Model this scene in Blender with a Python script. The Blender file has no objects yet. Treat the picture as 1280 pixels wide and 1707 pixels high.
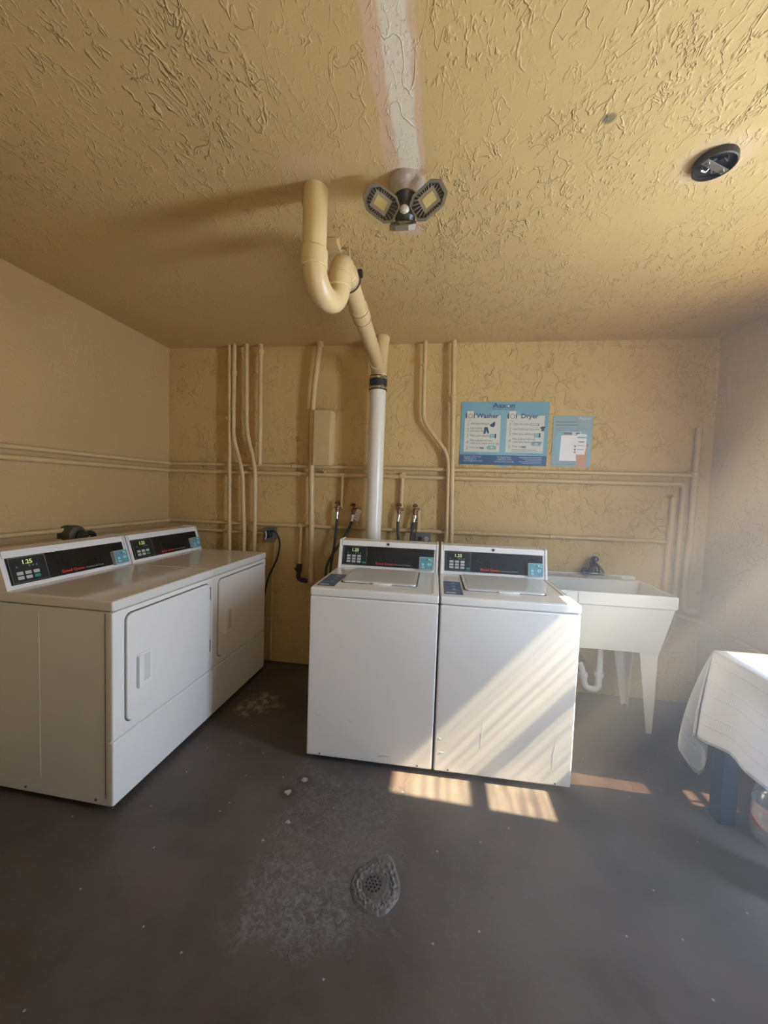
import bpy, bmesh, math, random
from mathutils import Vector, Matrix, Euler, noise as mnoise
random.seed(7)
R = math.radians
SC = bpy.context.scene
COL = SC.collection

# ------------------------------------------------------------------ camera
def make_camera():
    f, yaw, pitch, roll = 641.34, R(8.0888), R(-3.0478), R(1.9981)
    fwd = Vector((-math.sin(yaw) * math.cos(pitch), math.cos(yaw) * math.cos(pitch), math.sin(pitch)))
    right = Vector((math.cos(yaw), math.sin(yaw), 0)); up = right.cross(fwd)
    r2 = right * math.cos(roll) + up * math.sin(roll)
    u2 = -right * math.sin(roll) + up * math.cos(roll)
    cd = bpy.data.cameras.new('camera'); c = bpy.data.objects.new('camera', cd); COL.objects.link(c)
    m = Matrix.Identity(4)
    for i in range(3):
        m[i][0], m[i][1], m[i][2] = r2[i], u2[i], -fwd[i]
    m[0][3], m[1][3], m[2][3] = 2.233, -2.9243, 1.4138
    c.matrix_world = m
    cd.sensor_fit = 'HORIZONTAL'; cd.sensor_width = 36.0; cd.lens = f / 1280 * 36.0
    cd.clip_start = 0.02
    SC.camera = c
make_camera()

# ------------------------------------------------------------------ light and exposure
SUN_ENERGY, SUN_COLOR = 96.0, (1.0, 0.82, 0.54)
SUN_DIR = Vector((-1.0, 0.045, -1.15))
GAP_POWER, SKY_COLOR = 78.0, (0.77, 0.98, 1.28)
REAR_POWER, REAR_COLOR = 0.6, (1.0, 0.95, 0.88)
SLIT_POWER, SLIT_COLOR = 16.0, (1.0, 0.95, 0.84)
SC.view_settings.view_transform = 'Standard'
SC.view_settings.look = 'None'
SC.view_settings.gamma = 1.0
SC.view_settings.use_curve_mapping = False
SC.view_settings.exposure = -0.18
w = bpy.data.worlds.new('sky'); SC.world = w; w.use_nodes = True
bgn = w.node_tree.nodes.get('Background') or w.node_tree.nodes.new('ShaderNodeBackground')
bgn.inputs[0].default_value = (0.55, 0.72, 1.0, 1); bgn.inputs[1].default_value = 1.2

def light(kind, name, loc, direction, energy, color, **kw):
    d = bpy.data.lights.new(name, kind); d.energy = energy; d.color = color
    for k, v in kw.items(): setattr(d, k, v)
    o = bpy.data.objects.new(name, d); COL.objects.link(o); o.location = loc
    o.rotation_euler = Vector(direction).to_track_quat('-Z', 'Y').to_euler()
    return o
XR, ZC, YF = 4.058, 2.518, -4.1        # right wall, ceiling, wall behind the viewer
light('SUN', 'sun', (7, -1, 5), SUN_DIR, SUN_ENERGY, SUN_COLOR, angle=R(0.6))
light('AREA', 'gap_daylight', (XR + 0.07, -1.77, 1.15), (-1, 0.0, -0.25), GAP_POWER, SKY_COLOR, shape='RECTANGLE', size=0.32, size_y=1.8)
light('AREA', 'window_daylight', (XR + 0.07, -1.105, 1.42), (-1, 0, 0), SLIT_POWER, SLIT_COLOR, shape='RECTANGLE', size=0.33, size_y=2.0)
light('AREA', 'rear_fill', (2.9, YF - 0.1, 1.1), (0, 1, 0), REAR_POWER, REAR_COLOR, shape='RECTANGLE', size=0.9, size_y=2.0)  # weak general fill added behind the viewer, no known source there
cy = SC.cycles
cy.max_bounces = 10; cy.diffuse_bounces = 6; cy.glossy_bounces = 5; cy.transmission_bounces = 8; cy.transparent_max_bounces = 12
cy.volume_step_rate = 2.0; cy.volume_max_steps = 64
cy.caustics_reflective = True; cy.caustics_refractive = False
cy.sample_clamp_indirect = 12.0; cy.blur_glossy = 0.0

# ------------------------------------------------------------------ materials
class NT:
    def __init__(s, name):
        s.m = bpy.data.materials.new(name); s.m.use_nodes = True
        s.t = s.m.node_tree; s.n = s.t.nodes; s.n.clear()
        s.out = s.n.new('ShaderNodeOutputMaterial')
    def add(s, typ, ins=None, **props):
        k = s.n.new(typ)
        for a, v in props.items(): setattr(k, a, v)
        for a, v in (ins or {}).items(): s.put(k.inputs[a], v)
        return k
    def put(s, sock, v):
        if isinstance(v, bpy.types.NodeSocket): s.t.links.new(v, sock)
        else:
            if isinstance(v, tuple) and len(v) == 3 and sock.type == 'RGBA': v = v + (1,)
            sock.default_value = v
    def math(s, op, a, b=0.0, c=0.0, clamp=False):
        k = s.add('ShaderNodeMath', {0: a, 1: b, 2: c}, operation=op); k.use_clamp = clamp
        return k.outputs[0]
    def noise(s, vec, scale, detail=3.0, rough=0.5, dist=0.0):
        return s.add('ShaderNodeTexNoise', {'Vector': vec, 'Scale': scale, 'Detail': detail, 'Roughness': rough, 'Distortion': dist}).outputs['Fac']
    def mapv(s, vec, scale=(1, 1, 1), loc=(0, 0, 0), rot=(0, 0, 0)):
        return s.add('ShaderNodeMapping', {'Vector': vec, 'Location': loc, 'Rotation': rot, 'Scale': scale}).outputs[0]
    def step(s, v, a, b):
        return s.add('ShaderNodeMapRange', {'Value': v, 'From Min': a, 'From Max': b}, interpolation_type='SMOOTHSTEP').outputs[0]
    def mix(s, fac, a, b):
        k = s.add('ShaderNodeMix', data_type='RGBA')
        s.put(k.inputs[0], fac); s.put(k.inputs[6], a); s.put(k.inputs[7], b)
        return k.outputs[2]
    def pos(s): return s.add('ShaderNodeNewGeometry').outputs['Position']
    def xyz(s, vec):
        k = s.add('ShaderNodeSeparateXYZ', {0: vec}); return k.outputs
    def bump(s, h, strength=1.0, dist=0.01):
        return s.add('ShaderNodeBump', {'Height': h, 'Strength': strength, 'Distance': dist}).outputs[0]
    def bsdf(s, **ins):
        k = s.add('ShaderNodeBsdfPrincipled')
        for a, v in ins.items(): s.put(k.inputs[a.replace('_', ' ')], v)
        s.t.links.new(k.outputs[0], s.out.inputs[0]); return k

def simple(name, col, rough=0.5, metal=0.0, vary=0.06, scale=9.0, emit=None, emit_s=0.0, ior=1.5, bump=0.0, bscale=60):
    t = NT(name); p = t.add('ShaderNodeTexCoord').outputs['Object']
    n = t.noise(p, scale, 4)
    dark = tuple(c * (1 - vary * 2) for c in col)
    c = t.mix(n, dark, tuple(min(1, c * (1 + vary)) for c in col))
    ins = dict(Base_Color=c, Roughness=t.math('MULTIPLY_ADD', n, 0.12, rough - 0.06), Metallic=metal, IOR=ior)
    if emit: ins['Emission_Color'] = emit + (1,); ins['Emission_Strength'] = emit_s
    if bump: ins['Normal'] = t.bump(t.noise(p, bscale, 3), bump, 0.004)
    t.bsdf(**ins); return t.m

def ridges(t, p, scale, seed, width, detail, dist=0.6):
    """thin broken trowel ridges: contour lines of a noise, cut by another noise"""
    n = t.noise(t.mapv(p, loc=(seed, seed * 2, 0)), scale, detail, 0.55, dist)
    a = t.math('ABSOLUTE', t.math('SUBTRACT', n, 0.5))
    line = t.math('SUBTRACT', 1.0, t.step(a, 0.0, width))
    cut = t.step(t.noise(t.mapv(p, loc=(seed * 3, 1, seed)), scale * 0.9, 2), 0.50, 0.60)
    return t.math('MULTIPLY', line, cut)

PLASTER = (0.54, 0.392, 0.165)
def plaster(name, base, stretch, scale, amount, fine, strip=False):
    t = NT(name); p = t.pos(); q = t.mapv(p, scale=stretch)
    h = t.math('ADD', ridges(t, q, scale, 3.1, 0.018, 3), ridges(t, q, scale * 1.7, 8.3, 0.023, 3))
    h = t.math('ADD', h, t.math('MULTIPLY', ridges(t, q, scale * 3.2, 5.7, 0.07, 2), 0.5))
    area = t.step(t.noise(p, 1.5, 2), 0.34, 0.62)
    h = t.math('MULTIPLY', h, t.math('MULTIPLY_ADD', area, 0.8, 0.2))
    pit = t.math('MULTIPLY', t.step(t.noise(q, 46, 2), 0.56, 0.75), t.step(t.noise(p, 2.3, 2), 0.5, 0.66))
    h = t.math('ADD', h, t.math('MULTIPLY', pit, 0.55))
    h = t.math('ADD', h, t.math('MULTIPLY', t.noise(p, 3.0, 3), 0.9))
    h = t.math('ADD', h, t.math('MULTIPLY', t.noise(p, 150, 2), fine))
    blot = t.step(t.noise(p, 1.1, 4), 0.3, 0.75)
    col = t.mix(blot, tuple(c * 0.93 for c in base), tuple(min(1, c * 1.05) for c in base))
    col = t.mix(t.math('MULTIPLY', t.step(t.noise(t.mapv(p, loc=(4, 4, 4)), 26, 3), 0.70, 0.78), 0.35), col, tuple(c * 0.55 for c in base))
    if strip:
        x, y, z = t.xyz(p)
        wob = t.math('MULTIPLY', t.math('SUBTRACT', t.noise(p, 9, 4), 0.5), 0.035)
        def band(x0, x1, y0, y1, sx=0.006, slope=0.0):
            xx = t.math('ADD', t.math('ADD', x, wob), t.math('MULTIPLY', t.math('ADD', y, 1.5), -slope))
            yy = t.math('ADD', y, wob)
            a = t.math('MULTIPLY', t.step(xx, x0 - sx, x0 + sx), t.math('SUBTRACT', 1.0, t.step(xx, x1 - sx, x1 + sx)))
            b = t.math('MULTIPLY', t.step(yy, y0 - sx, y0 + sx), t.math('SUBTRACT', 1.0, t.step(yy, y1 - sx, y1 + sx)))
            return t.math('MULTIPLY', a, b)
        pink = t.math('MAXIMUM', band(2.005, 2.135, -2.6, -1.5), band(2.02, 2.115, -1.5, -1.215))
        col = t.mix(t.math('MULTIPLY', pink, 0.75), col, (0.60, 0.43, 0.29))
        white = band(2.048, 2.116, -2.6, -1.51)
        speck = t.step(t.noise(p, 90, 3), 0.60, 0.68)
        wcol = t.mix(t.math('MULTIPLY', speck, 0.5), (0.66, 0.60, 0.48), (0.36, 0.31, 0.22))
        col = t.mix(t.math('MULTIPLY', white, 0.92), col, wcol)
        def disc(cx, cyy, r, soft):
            d = t.add('ShaderNodeVectorMath', {0: t.add('ShaderNodeCombineXYZ', {0: t.math('ADD', x, wob), 1: t.math('ADD', y, wob), 2: 0.0}).outputs[0], 1: (cx, cyy, 0)}, operation='DISTANCE').outputs['Value']
            return t.math('SUBTRACT', 1.0, t.step(d, r - soft, r + soft))
        col = t.mix(t.math('MULTIPLY', disc(2.674, -1.673, 0.018, 0.006), 0.8), col, (0.13, 0.12, 0.07))
        col = t.mix(t.math('MULTIPLY', disc(3.07, -1.49, 0.105, 0.03), 0.5), col, (0.62, 0.47, 0.29))
        col = t.mix(t.math('MULTIPLY', disc(1.73, -1.52, 0.12, 0.03), 0.4), col, (0.56, 0.41, 0.26))
    t.bsdf(Base_Color=col, Roughness=0.62, Specular_IOR_Level=0.35, Normal=t.bump(h, amount, 0.010))
    return t.m

def floor_material():
    t = NT('painted_concrete_floor'); p = t.pos(); x, y, z = t.xyz(p)
    n1 = t.noise(p, 2.2, 5, 0.6); n2 = t.noise(p, 14, 5, 0.65)
    col = t.mix(t.step(n1, 0.3, 0.72), (0.064, 0.053, 0.048), (0.112, 0.094, 0.086))
    col = t.mix(t.math('MULTIPLY', t.step(n2, 0.35, 0.7), 0.35), col, (0.112, 0.100, 0.096))
    wob = t.math('MULTIPLY', t.math('SUBTRACT', t.noise(p, 7, 5, 0.65), 0.5), 0.30)
    flat = t.add('ShaderNodeCombineXYZ', {0: t.math('ADD', x, wob), 1: t.math('SUBTRACT', y, wob), 2: 0.0}).outputs[0]
    flat0 = t.add('ShaderNodeCombineXYZ', {0: x, 1: y, 2: 0.0}).outputs[0]
    def disc(v, cx, cyy, r, soft):
        d = t.add('ShaderNodeVectorMath', {0: v, 1: (cx, cyy, 0)}, operation='DISTANCE').outputs['Value']
        return t.math('SUBTRACT', 1.0, t.step(d, max(0, r - soft), r + soft))
    def box(v, x0, x1, y0, y1, s):
        k = t.xyz(v)
        a = t.math('MULTIPLY', t.step(k[0], x0 - s, x0 + s), t.math('SUBTRACT', 1.0, t.step(k[0], x1 - s, x1 + s)))
        b = t.math('MULTIPLY', t.step(k[1], y0 - s, y0 + s), t.math('SUBTRACT', 1.0, t.step(k[1], y1 - s, y1 + s)))
        return t.math('MULTIPLY', a, b)
    scr = t.noise(t.mapv(p, scale=(1, 1, 1), rot=(0, 0, 0.5)), 42, 6, 0.75, 1.2)
    worn = t.math('MAXIMUM', box(flat, 1.62, 1.98, -1.86, -1.58, 0.05), t.math('MULTIPLY', box(flat, 1.60, 2.12, -1.75, -1.12, 0.06), 0.55))
    worn = t.math('MULTIPLY', worn, t.step(scr, 0.40, 0.72))
    col = t.mix(t.math('MULTIPLY', worn, 0.85), col, (0.235, 0.225, 0.225))
    # reddish worn areas, rust rings and flaked paint
    red = t.math('MULTIPLY', t.step(t.noise(t.mapv(p, loc=(9, 2, 0)), 2.6, 4), 0.55, 0.72), 0.45)
    col = t.mix(red, col, (0.125, 0.082, 0.072))
    w2 = t.math('MULTIPLY', t.math('SUBTRACT', t.noise(p, 34, 4, 0.7), 0.5), 0.045); w3 = t.math('MULTIPLY', t.math('SUBTRACT', t.noise(t.mapv(p, loc=(5, 3, 0)), 34, 4, 0.7), 0.5), 0.045)
    flat2 = t.add('ShaderNodeCombineXYZ', {0: t.math('ADD', w2, x), 1: t.math('ADD', w3, y), 2: 0.0}).outputs[0]
    for cx, cyy, r in ((1.644, -1.19, 0.014), (1.593, -1.276, 0.013)):
        col = t.mix(t.math('MULTIPLY', disc(flat2, cx, cyy, 0.034, 0.03), 0.75), col, (0.028, 0.016, 0.014))
        col = t.mix(disc(flat2, cx, cyy, r, 0.005), col, (0.36, 0.33, 0.31))
    for cx, cyy, r in ((1.655, -1.43, 0.007), (2.095, -1.535, 0.010), (2.118, -1.60, 0.008), (1.59, -1.53, 0.006)):
        col = t.mix(disc(flat2, cx, cyy, r, 0.004), col, (0.50, 0.48, 0.45))
    spl = t.math('MULTIPLY', t.math('MAXIMUM', disc(flat, 1.135, -0.585, 0.10, 0.05), disc(flat, 1.06, -0.68, 0.055, 0.03)), t.step(t.noise(p, 22, 5, 0.7), 0.46, 0.54))
    col = t.mix(t.math('MULTIPLY', spl, 0.8), col, (0.40, 0.34, 0.25))
    vor = t.add('ShaderNodeTexVoronoi', {'Vector': flat0, 'Scale': 6.5}, voronoi_dimensions='2D')
    rare = t.step(t.xyz(vor.outputs['Color'])[0], 0.70, 0.72)
    speck = t.math('MULTIPLY', t.math('SUBTRACT', 1.0, t.step(vor.outputs['Distance'], 0.014, 0.03)), rare)
    col = t.mix(t.math('MULTIPLY', speck, 0.8), col, (0.45, 0.42, 0.40))
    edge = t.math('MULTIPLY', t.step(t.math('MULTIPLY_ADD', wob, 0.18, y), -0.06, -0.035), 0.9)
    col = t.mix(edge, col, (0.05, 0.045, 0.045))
    rough = t.math('MULTIPLY_ADD', n2, 0.30, 0.30)
    h = t.math('ADD', t.math('MULTIPLY', n1, 1.2), t.math('MULTIPLY', t.noise(p, 60, 4, 0.6), 0.16))
    h = t.math('ADD', h, t.math('MULTIPLY', worn, 0.5))
    t.bsdf(Base_Color=col, Roughness=rough, Specular_IOR_Level=0.42, Normal=t.bump(h, 0.55, 0.010))
    return t.m

def glass_pane(name, tint, streak):
    t = NT(name); p = t.pos()
    n = t.noise(t.mapv(p, scale=(0.2, 1.0, 30.0)), 1.0, 5, 0.75)
    lo = tuple(c * (1 - streak) for c in tint)
    col = t.mix(t.step(n, 0.36, 0.60), lo, tint)
    tr = t.add('ShaderNodeBsdfTransparent', {0: col}); gl = t.add('ShaderNodeBsdfGlossy', {1: 0.05})
    mx = t.add('ShaderNodeMixShader', {0: 0.05, 1: tr.outputs[0], 2: gl.outputs[0]})
    t.t.links.new(mx.outputs[0], t.out.inputs[0]); return t.m

def clear_plastic(name, tint):
    t = NT(name)
    fr = t.add('ShaderNodeLayerWeight', {0: 0.35}).outputs['Facing']
    tr = t.add('ShaderNodeBsdfTransparent', {0: tint + (1,)}); gl = t.add('ShaderNodeBsdfGlossy', {0: (1, 1, 1, 1), 1: 0.06})
    df = t.add('ShaderNodeBsdfDiffuse', {0: (0.75, 0.78, 0.80, 1)})
    m1 = t.add('ShaderNodeMixShader', {0: 0.16, 1: tr.outputs[0], 2: df.outputs[0]})
    m2 = t.add('ShaderNodeMixShader', {0: t.math('MULTIPLY_ADD', fr, 0.45, 0.05), 1: m1.outputs[0], 2: gl.outputs[0]})
    t.t.links.new(m2.outputs[0], t.out.inputs[0]); return t.m

def enamel(name, base=(0.78, 0.755, 0.725), rough=0.30, grime=0.5, ior=1.5, coat=0.0):
    t = NT(name); p = t.add('ShaderNodeTexCoord').outputs['Object']
    n = t.noise(p, 3, 4)
    col = t.mix(n, tuple(c * 0.96 for c in base), base)
    sc = t.math('MULTIPLY', t.step(t.noise(t.mapv(p, scale=(9, 9, 0.9)), 6, 3), 0.73, 0.76), 0.25 * grime)
    col = t.mix(sc, col, (0.45, 0.42, 0.38))
    spots = t.math('MULTIPLY', t.step(t.noise(p, 42, 2), 0.78, 0.80), 0.5 * grime)
    col = t.mix(spots, col, (0.30, 0.24, 0.19))
    t.bsdf(Base_Color=col, Roughness=rough, IOR=ior, Coat_Weight=coat, Coat_Roughness=0.05, Normal=t.bump(t.noise(p, 240, 2), 0.03, 0.002)); return t.m

M_PVC = enamel('white_plastic_pipe', (0.74, 0.69, 0.60), 0.28, 1.6)

def cloth_material():
    t = NT('white_cotton'); uv = t.add('ShaderNodeTexCoord').outputs['UV']; u, v, _ = t.xyz(uv)
    def line(c, wd): return t.math('SUBTRACT', 1.0, t.step(t.math('ABSOLUTE', t.math('SUBTRACT', v, c)), 0.0, wd))
    rib = t.math('MULTIPLY', t.math('SINE', t.math('MULTIPLY', u, 620.0)), 0.5)
    bandm = lambda a, b: t.math('MULTIPLY', t.step(v, a - 0.01, a), t.math('SUBTRACT', 1.0, t.step(v, b, b + 0.01)))
    bands = t.math('MAXIMUM', bandm(0.34, 0.46), bandm(0.70, 0.80))
    h = t.math('MULTIPLY', bands, t.math('MULTIPLY_ADD', rib, 0.6, 0.6))
    for c in (0.12, 0.34, 0.47, 0.69, 0.81, 0.97): h = t.math('ADD', h, t.math('MULTIPLY', line(c, 0.018), 1.6))
    h = t.math('ADD', h, t.math('MULTIPLY', t.noise(t.pos(), 500, 2), 0.5))
    b = t.add('ShaderNodeBsdfPrincipled', {'Base Color': (0.86, 0.86, 0.89), 'Roughness': 0.9, 'Normal': t.bump(h, 0.5, 0.003)})
    tl = t.add('ShaderNodeBsdfTranslucent', {0: (0.82, 0.82, 0.84, 1)})
    mx = t.add('ShaderNodeMixShader', {0: 0.34, 1: b.outputs[0], 2: tl.outputs[0]})
    t.t.links.new(mx.outputs[0], t.out.inputs[0]); return t.m

M = {'pvc': M_PVC}
M['ceiling'] = plaster('trowelled_ceiling_plaster', PLASTER, (1.5, 0.85, 1), 6.8, 0.62, 0.05, True)
M['wall_back'] = plaster('trowelled_back_plaster', (0.565, 0.405, 0.160), (1.0, 1.0, 0.8), 6.0, 0.68, 0.05)
M['wall_left'] = plaster('smooth_left_plaster', (0.49, 0.34, 0.145), (1.0, 1.0, 1.0), 4.0, 0.30, 0.05)
M['wall_right'] = plaster('smooth_right_plaster', (0.56, 0.43, 0.22), (1.0, 1.0, 1.0), 5.0, 0.40, 0.10)
M['floor'] = floor_material()
M['pipe'] = simple('beige_painted_pipe', (0.58, 0.43, 0.20), 0.42, vary=0.10, scale=14, bump=0.12, bscale=40)
M['pipe_pale'] = simple('pale_beige_painted_plastic', (0.65, 0.50, 0.25), 0.36, vary=0.05, scale=6)

M['white_plastic'] = simple('white_plastic', (0.80, 0.79, 0.76), 0.35, vary=0.04)
M['enamel'] = enamel('white_enamel')
M['enamel_top'] = enamel('glossy_white_enamel', (0.80, 0.78, 0.75), 0.13, 0.3, 1.8)
M['dryer_top'] = enamel('dulled_white_enamel', (0.70, 0.67, 0.62), 0.10, 0.3, 1.6)
M['side'] = enamel('white_enamel_side', (0.70, 0.70, 0.69), 0.38, 0.6)
M['gap'] = simple('dark_seam', (0.10, 0.09, 0.085), 0.7)
M['black_panel'] = simple('black_control_panel', (0.012, 0.011, 0.011), 0.28, vary=0.1)
M['keypad'] = simple('keypad_black', (0.018, 0.020, 0.020), 0.35)
M['line_grey'] = simple('printed_grey_line', (0.20, 0.22, 0.22), 0.5)
M['btn'] = simple('grey_button', (0.48, 0.50, 0.50), 0.5)
M['btn_green'] = simple('teal_button', (0.05, 0.26, 0.22), 0.5)
M['digits'] = simple('lit_digits', (0.5, 0.6, 0.2), 0.5, emit=(0.75, 0.85, 0.35), emit_s=0.55)
M['red_print'] = simple('red_print', (0.62, 0.035, 0.03), 0.5)
M['grey_print'] = simple('grey_print', (0.34, 0.34, 0.35), 0.5)
M['teal'] = simple('teal_reader_face', (0.12, 0.34, 0.37), 0.35, vary=0.12, scale=40)
M['teal_print'] = simple('pale_teal_print', (0.42, 0.62, 0.64), 0.45)
M['reader_grey'] = simple('reader_grey_case', (0.40, 0.43, 0.42), 0.45)
M['led_green'] = simple('green_indicator', (0.1, 0.6, 0.25), 0.4, emit=(0.15, 0.9, 0.4), emit_s=0.8)
M['blue_sticker'] = simple('blue_sticker', (0.055, 0.095, 0.19), 0.45, vary=0.08)
M['blue_print'] = simple('pale_blue_print', (0.30, 0.38, 0.52), 0.5)
M['white_print'] = simple('white_print', (0.72, 0.74, 0.74), 0.5)
M['lid_glass'] = enamel('pale_lid_panel', (0.68, 0.68, 0.65), 0.10, 0.2, 1.6)
M['dark_metal'] = simple('dark_bronze_metal', (0.055, 0.048, 0.040), 0.45, 0.6, bump=0.1)
M['receptacle'] = simple('brown_receptacle', (0.085, 0.068, 0.050), 0.5, vary=0.25, scale=40)
M['steel'] = simple('dull_steel', (0.42, 0.41, 0.40), 0.35, 0.9)
M['chrome'] = simple('bright_steel', (0.72, 0.71, 0.68), 0.18, 1.0)
M['galv'] = simple('grey_outlet_box', (0.16, 0.155, 0.15), 0.5, 0.3)
M['rubber'] = simple('black_rubber', (0.018, 0.018, 0.020), 0.5)
M['hose'] = simple('black_hose', (0.030, 0.029, 0.031), 0.55, bump=0.2, bscale=90)
M['brass'] = simple('tarnished_brass', (0.25, 0.12, 0.055), 0.45, 0.6, vary=0.2)
M['rust'] = simple('rusty_iron', (0.045, 0.030, 0.024), 0.7, 0.3, vary=0.2, bump=0.3)
M['paper'] = simple('paper_tag', (0.72, 0.68, 0.60), 0.8)
M['paper_red'] = simple('orange_print', (0.50, 0.18, 0.08), 0.8)
M['tub'] = enamel('off_white_tub', (0.66, 0.65, 0.59), 0.45, 1.0)
M['tub_leg'] = enamel('chipped_white_leg', (0.66, 0.65, 0.60), 0.5, 1.6)
M['caulk'] = simple('old_caulk', (0.50, 0.43, 0.34), 0.8, vary=0.2, scale=40, bump=0.6, bscale=40)
M['tap'] = simple('dark_tarnished_chrome', (0.10, 0.09, 0.08), 0.22, 0.9, vary=0.2)
M['table'] = simple('blue_black_painted_wood', (0.016, 0.024, 0.038), 0.38, vary=0.1)
M['cloth'] = cloth_material()
M['jug'] = clear_plastic('clear_bottle_plastic', (0.90, 0.93, 0.94))
M['jug_milky'] = simple('milky_bottle_plastic', (0.62, 0.70, 0.72), 0.25, vary=0.05)
M['label_pink'] = simple('pale_pink_label', (0.74, 0.60, 0.64), 0.5, vary=0.1, scale=25)
M['label_white'] = simple('white_label', (0.80, 0.80, 0.80), 0.5)
M['label_red'] = simple('red_label', (0.50, 0.045, 0.075), 0.45, vary=0.1)
M['label_grey'] = simple('grey_label_print', (0.16, 0.15, 0.18), 0.5)
M['cap_blue'] = simple('blue_cap', (0.10, 0.20, 0.42), 0.4)
M['lamp_white'] = simple('stained_porcelain', (0.42, 0.37, 0.32), 0.25, vary=0.15, scale=30)
M['lamp_dark'] = simple('dark_grey_plastic', (0.030, 0.029, 0.025), 0.42)
M['lamp_grey'] = simple('cast_grey_metal', (0.24, 0.22, 0.18), 0.40, 0.5)
M['lamp_plate'] = simple('reflector_grey', (0.36, 0.33, 0.28), 0.35, 0.2)
M['led'] = simple('yellow_led_chip', (0.62, 0.55, 0.24), 0.4, vary=0.03)
M['lens'] = simple('milky_sensor_dome', (0.55, 0.52, 0.47), 0.3)
M['grate'] = simple('painted_grate', (0.115, 0.105, 0.10), 0.42, 0.2, vary=0.35, scale=70, bump=0.8, bscale=90)
M['hole'] = simple('black_hole', (0.004, 0.004, 0.004), 0.9)
M['mortar'] = simple('rough_mortar', (0.150, 0.138, 0.132), 0.36, vary=0.45, scale=90, bump=1.0, bscale=110)
M['poster_blue'] = simple('poster_light_blue', (0.17, 0.36, 0.45), 0.45, vary=0.04)
M['poster_pale'] = simple('poster_paler_blue', (0.23, 0.42, 0.49), 0.45, vary=0.03)
M['poster_teal'] = simple('poster_greyish_blue', (0.26, 0.38, 0.40), 0.45, vary=0.05)
M['poster_navy'] = simple('poster_navy', (0.035, 0.10, 0.22), 0.45, vary=0.04)
M['poster_white'] = simple('poster_white', (0.60, 0.60, 0.53), 0.45, vary=0.03)
M['ink_navy'] = simple('ink_navy', (0.035, 0.07, 0.16), 0.5)
M['ink_grey'] = simple('ink_grey', (0.16, 0.18, 0.20), 0.5)
M['ink_mid'] = simple('ink_mid_grey', (0.27, 0.29, 0.30), 0.5)
M['ink_pale'] = simple('ink_pale', (0.50, 0.60, 0.66), 0.5)
M['ink_teal'] = simple('ink_teal', (0.22, 0.42, 0.45), 0.5)
M['ink_red'] = simple('ink_red', (0.35, 0.06, 0.07), 0.5)
M['skin_print'] = simple('printed_skin', (0.56, 0.28, 0.15), 0.5)
M['trim'] = simple('painted_frame', (0.30, 0.25, 0.18), 0.5)
M['pane'] = glass_pane('streaked_window_glass', (0.97, 0.97, 0.95), 0.42)
M['pane_dim'] = glass_pane('tinted_lower_glass', (0.50, 0.43, 0.37), 0.3)  # unseen pane, tinted to dim the sun patches it lets through
M['ground'] = simple('outside_paving', (0.35, 0.33, 0.30), 0.8)

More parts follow.
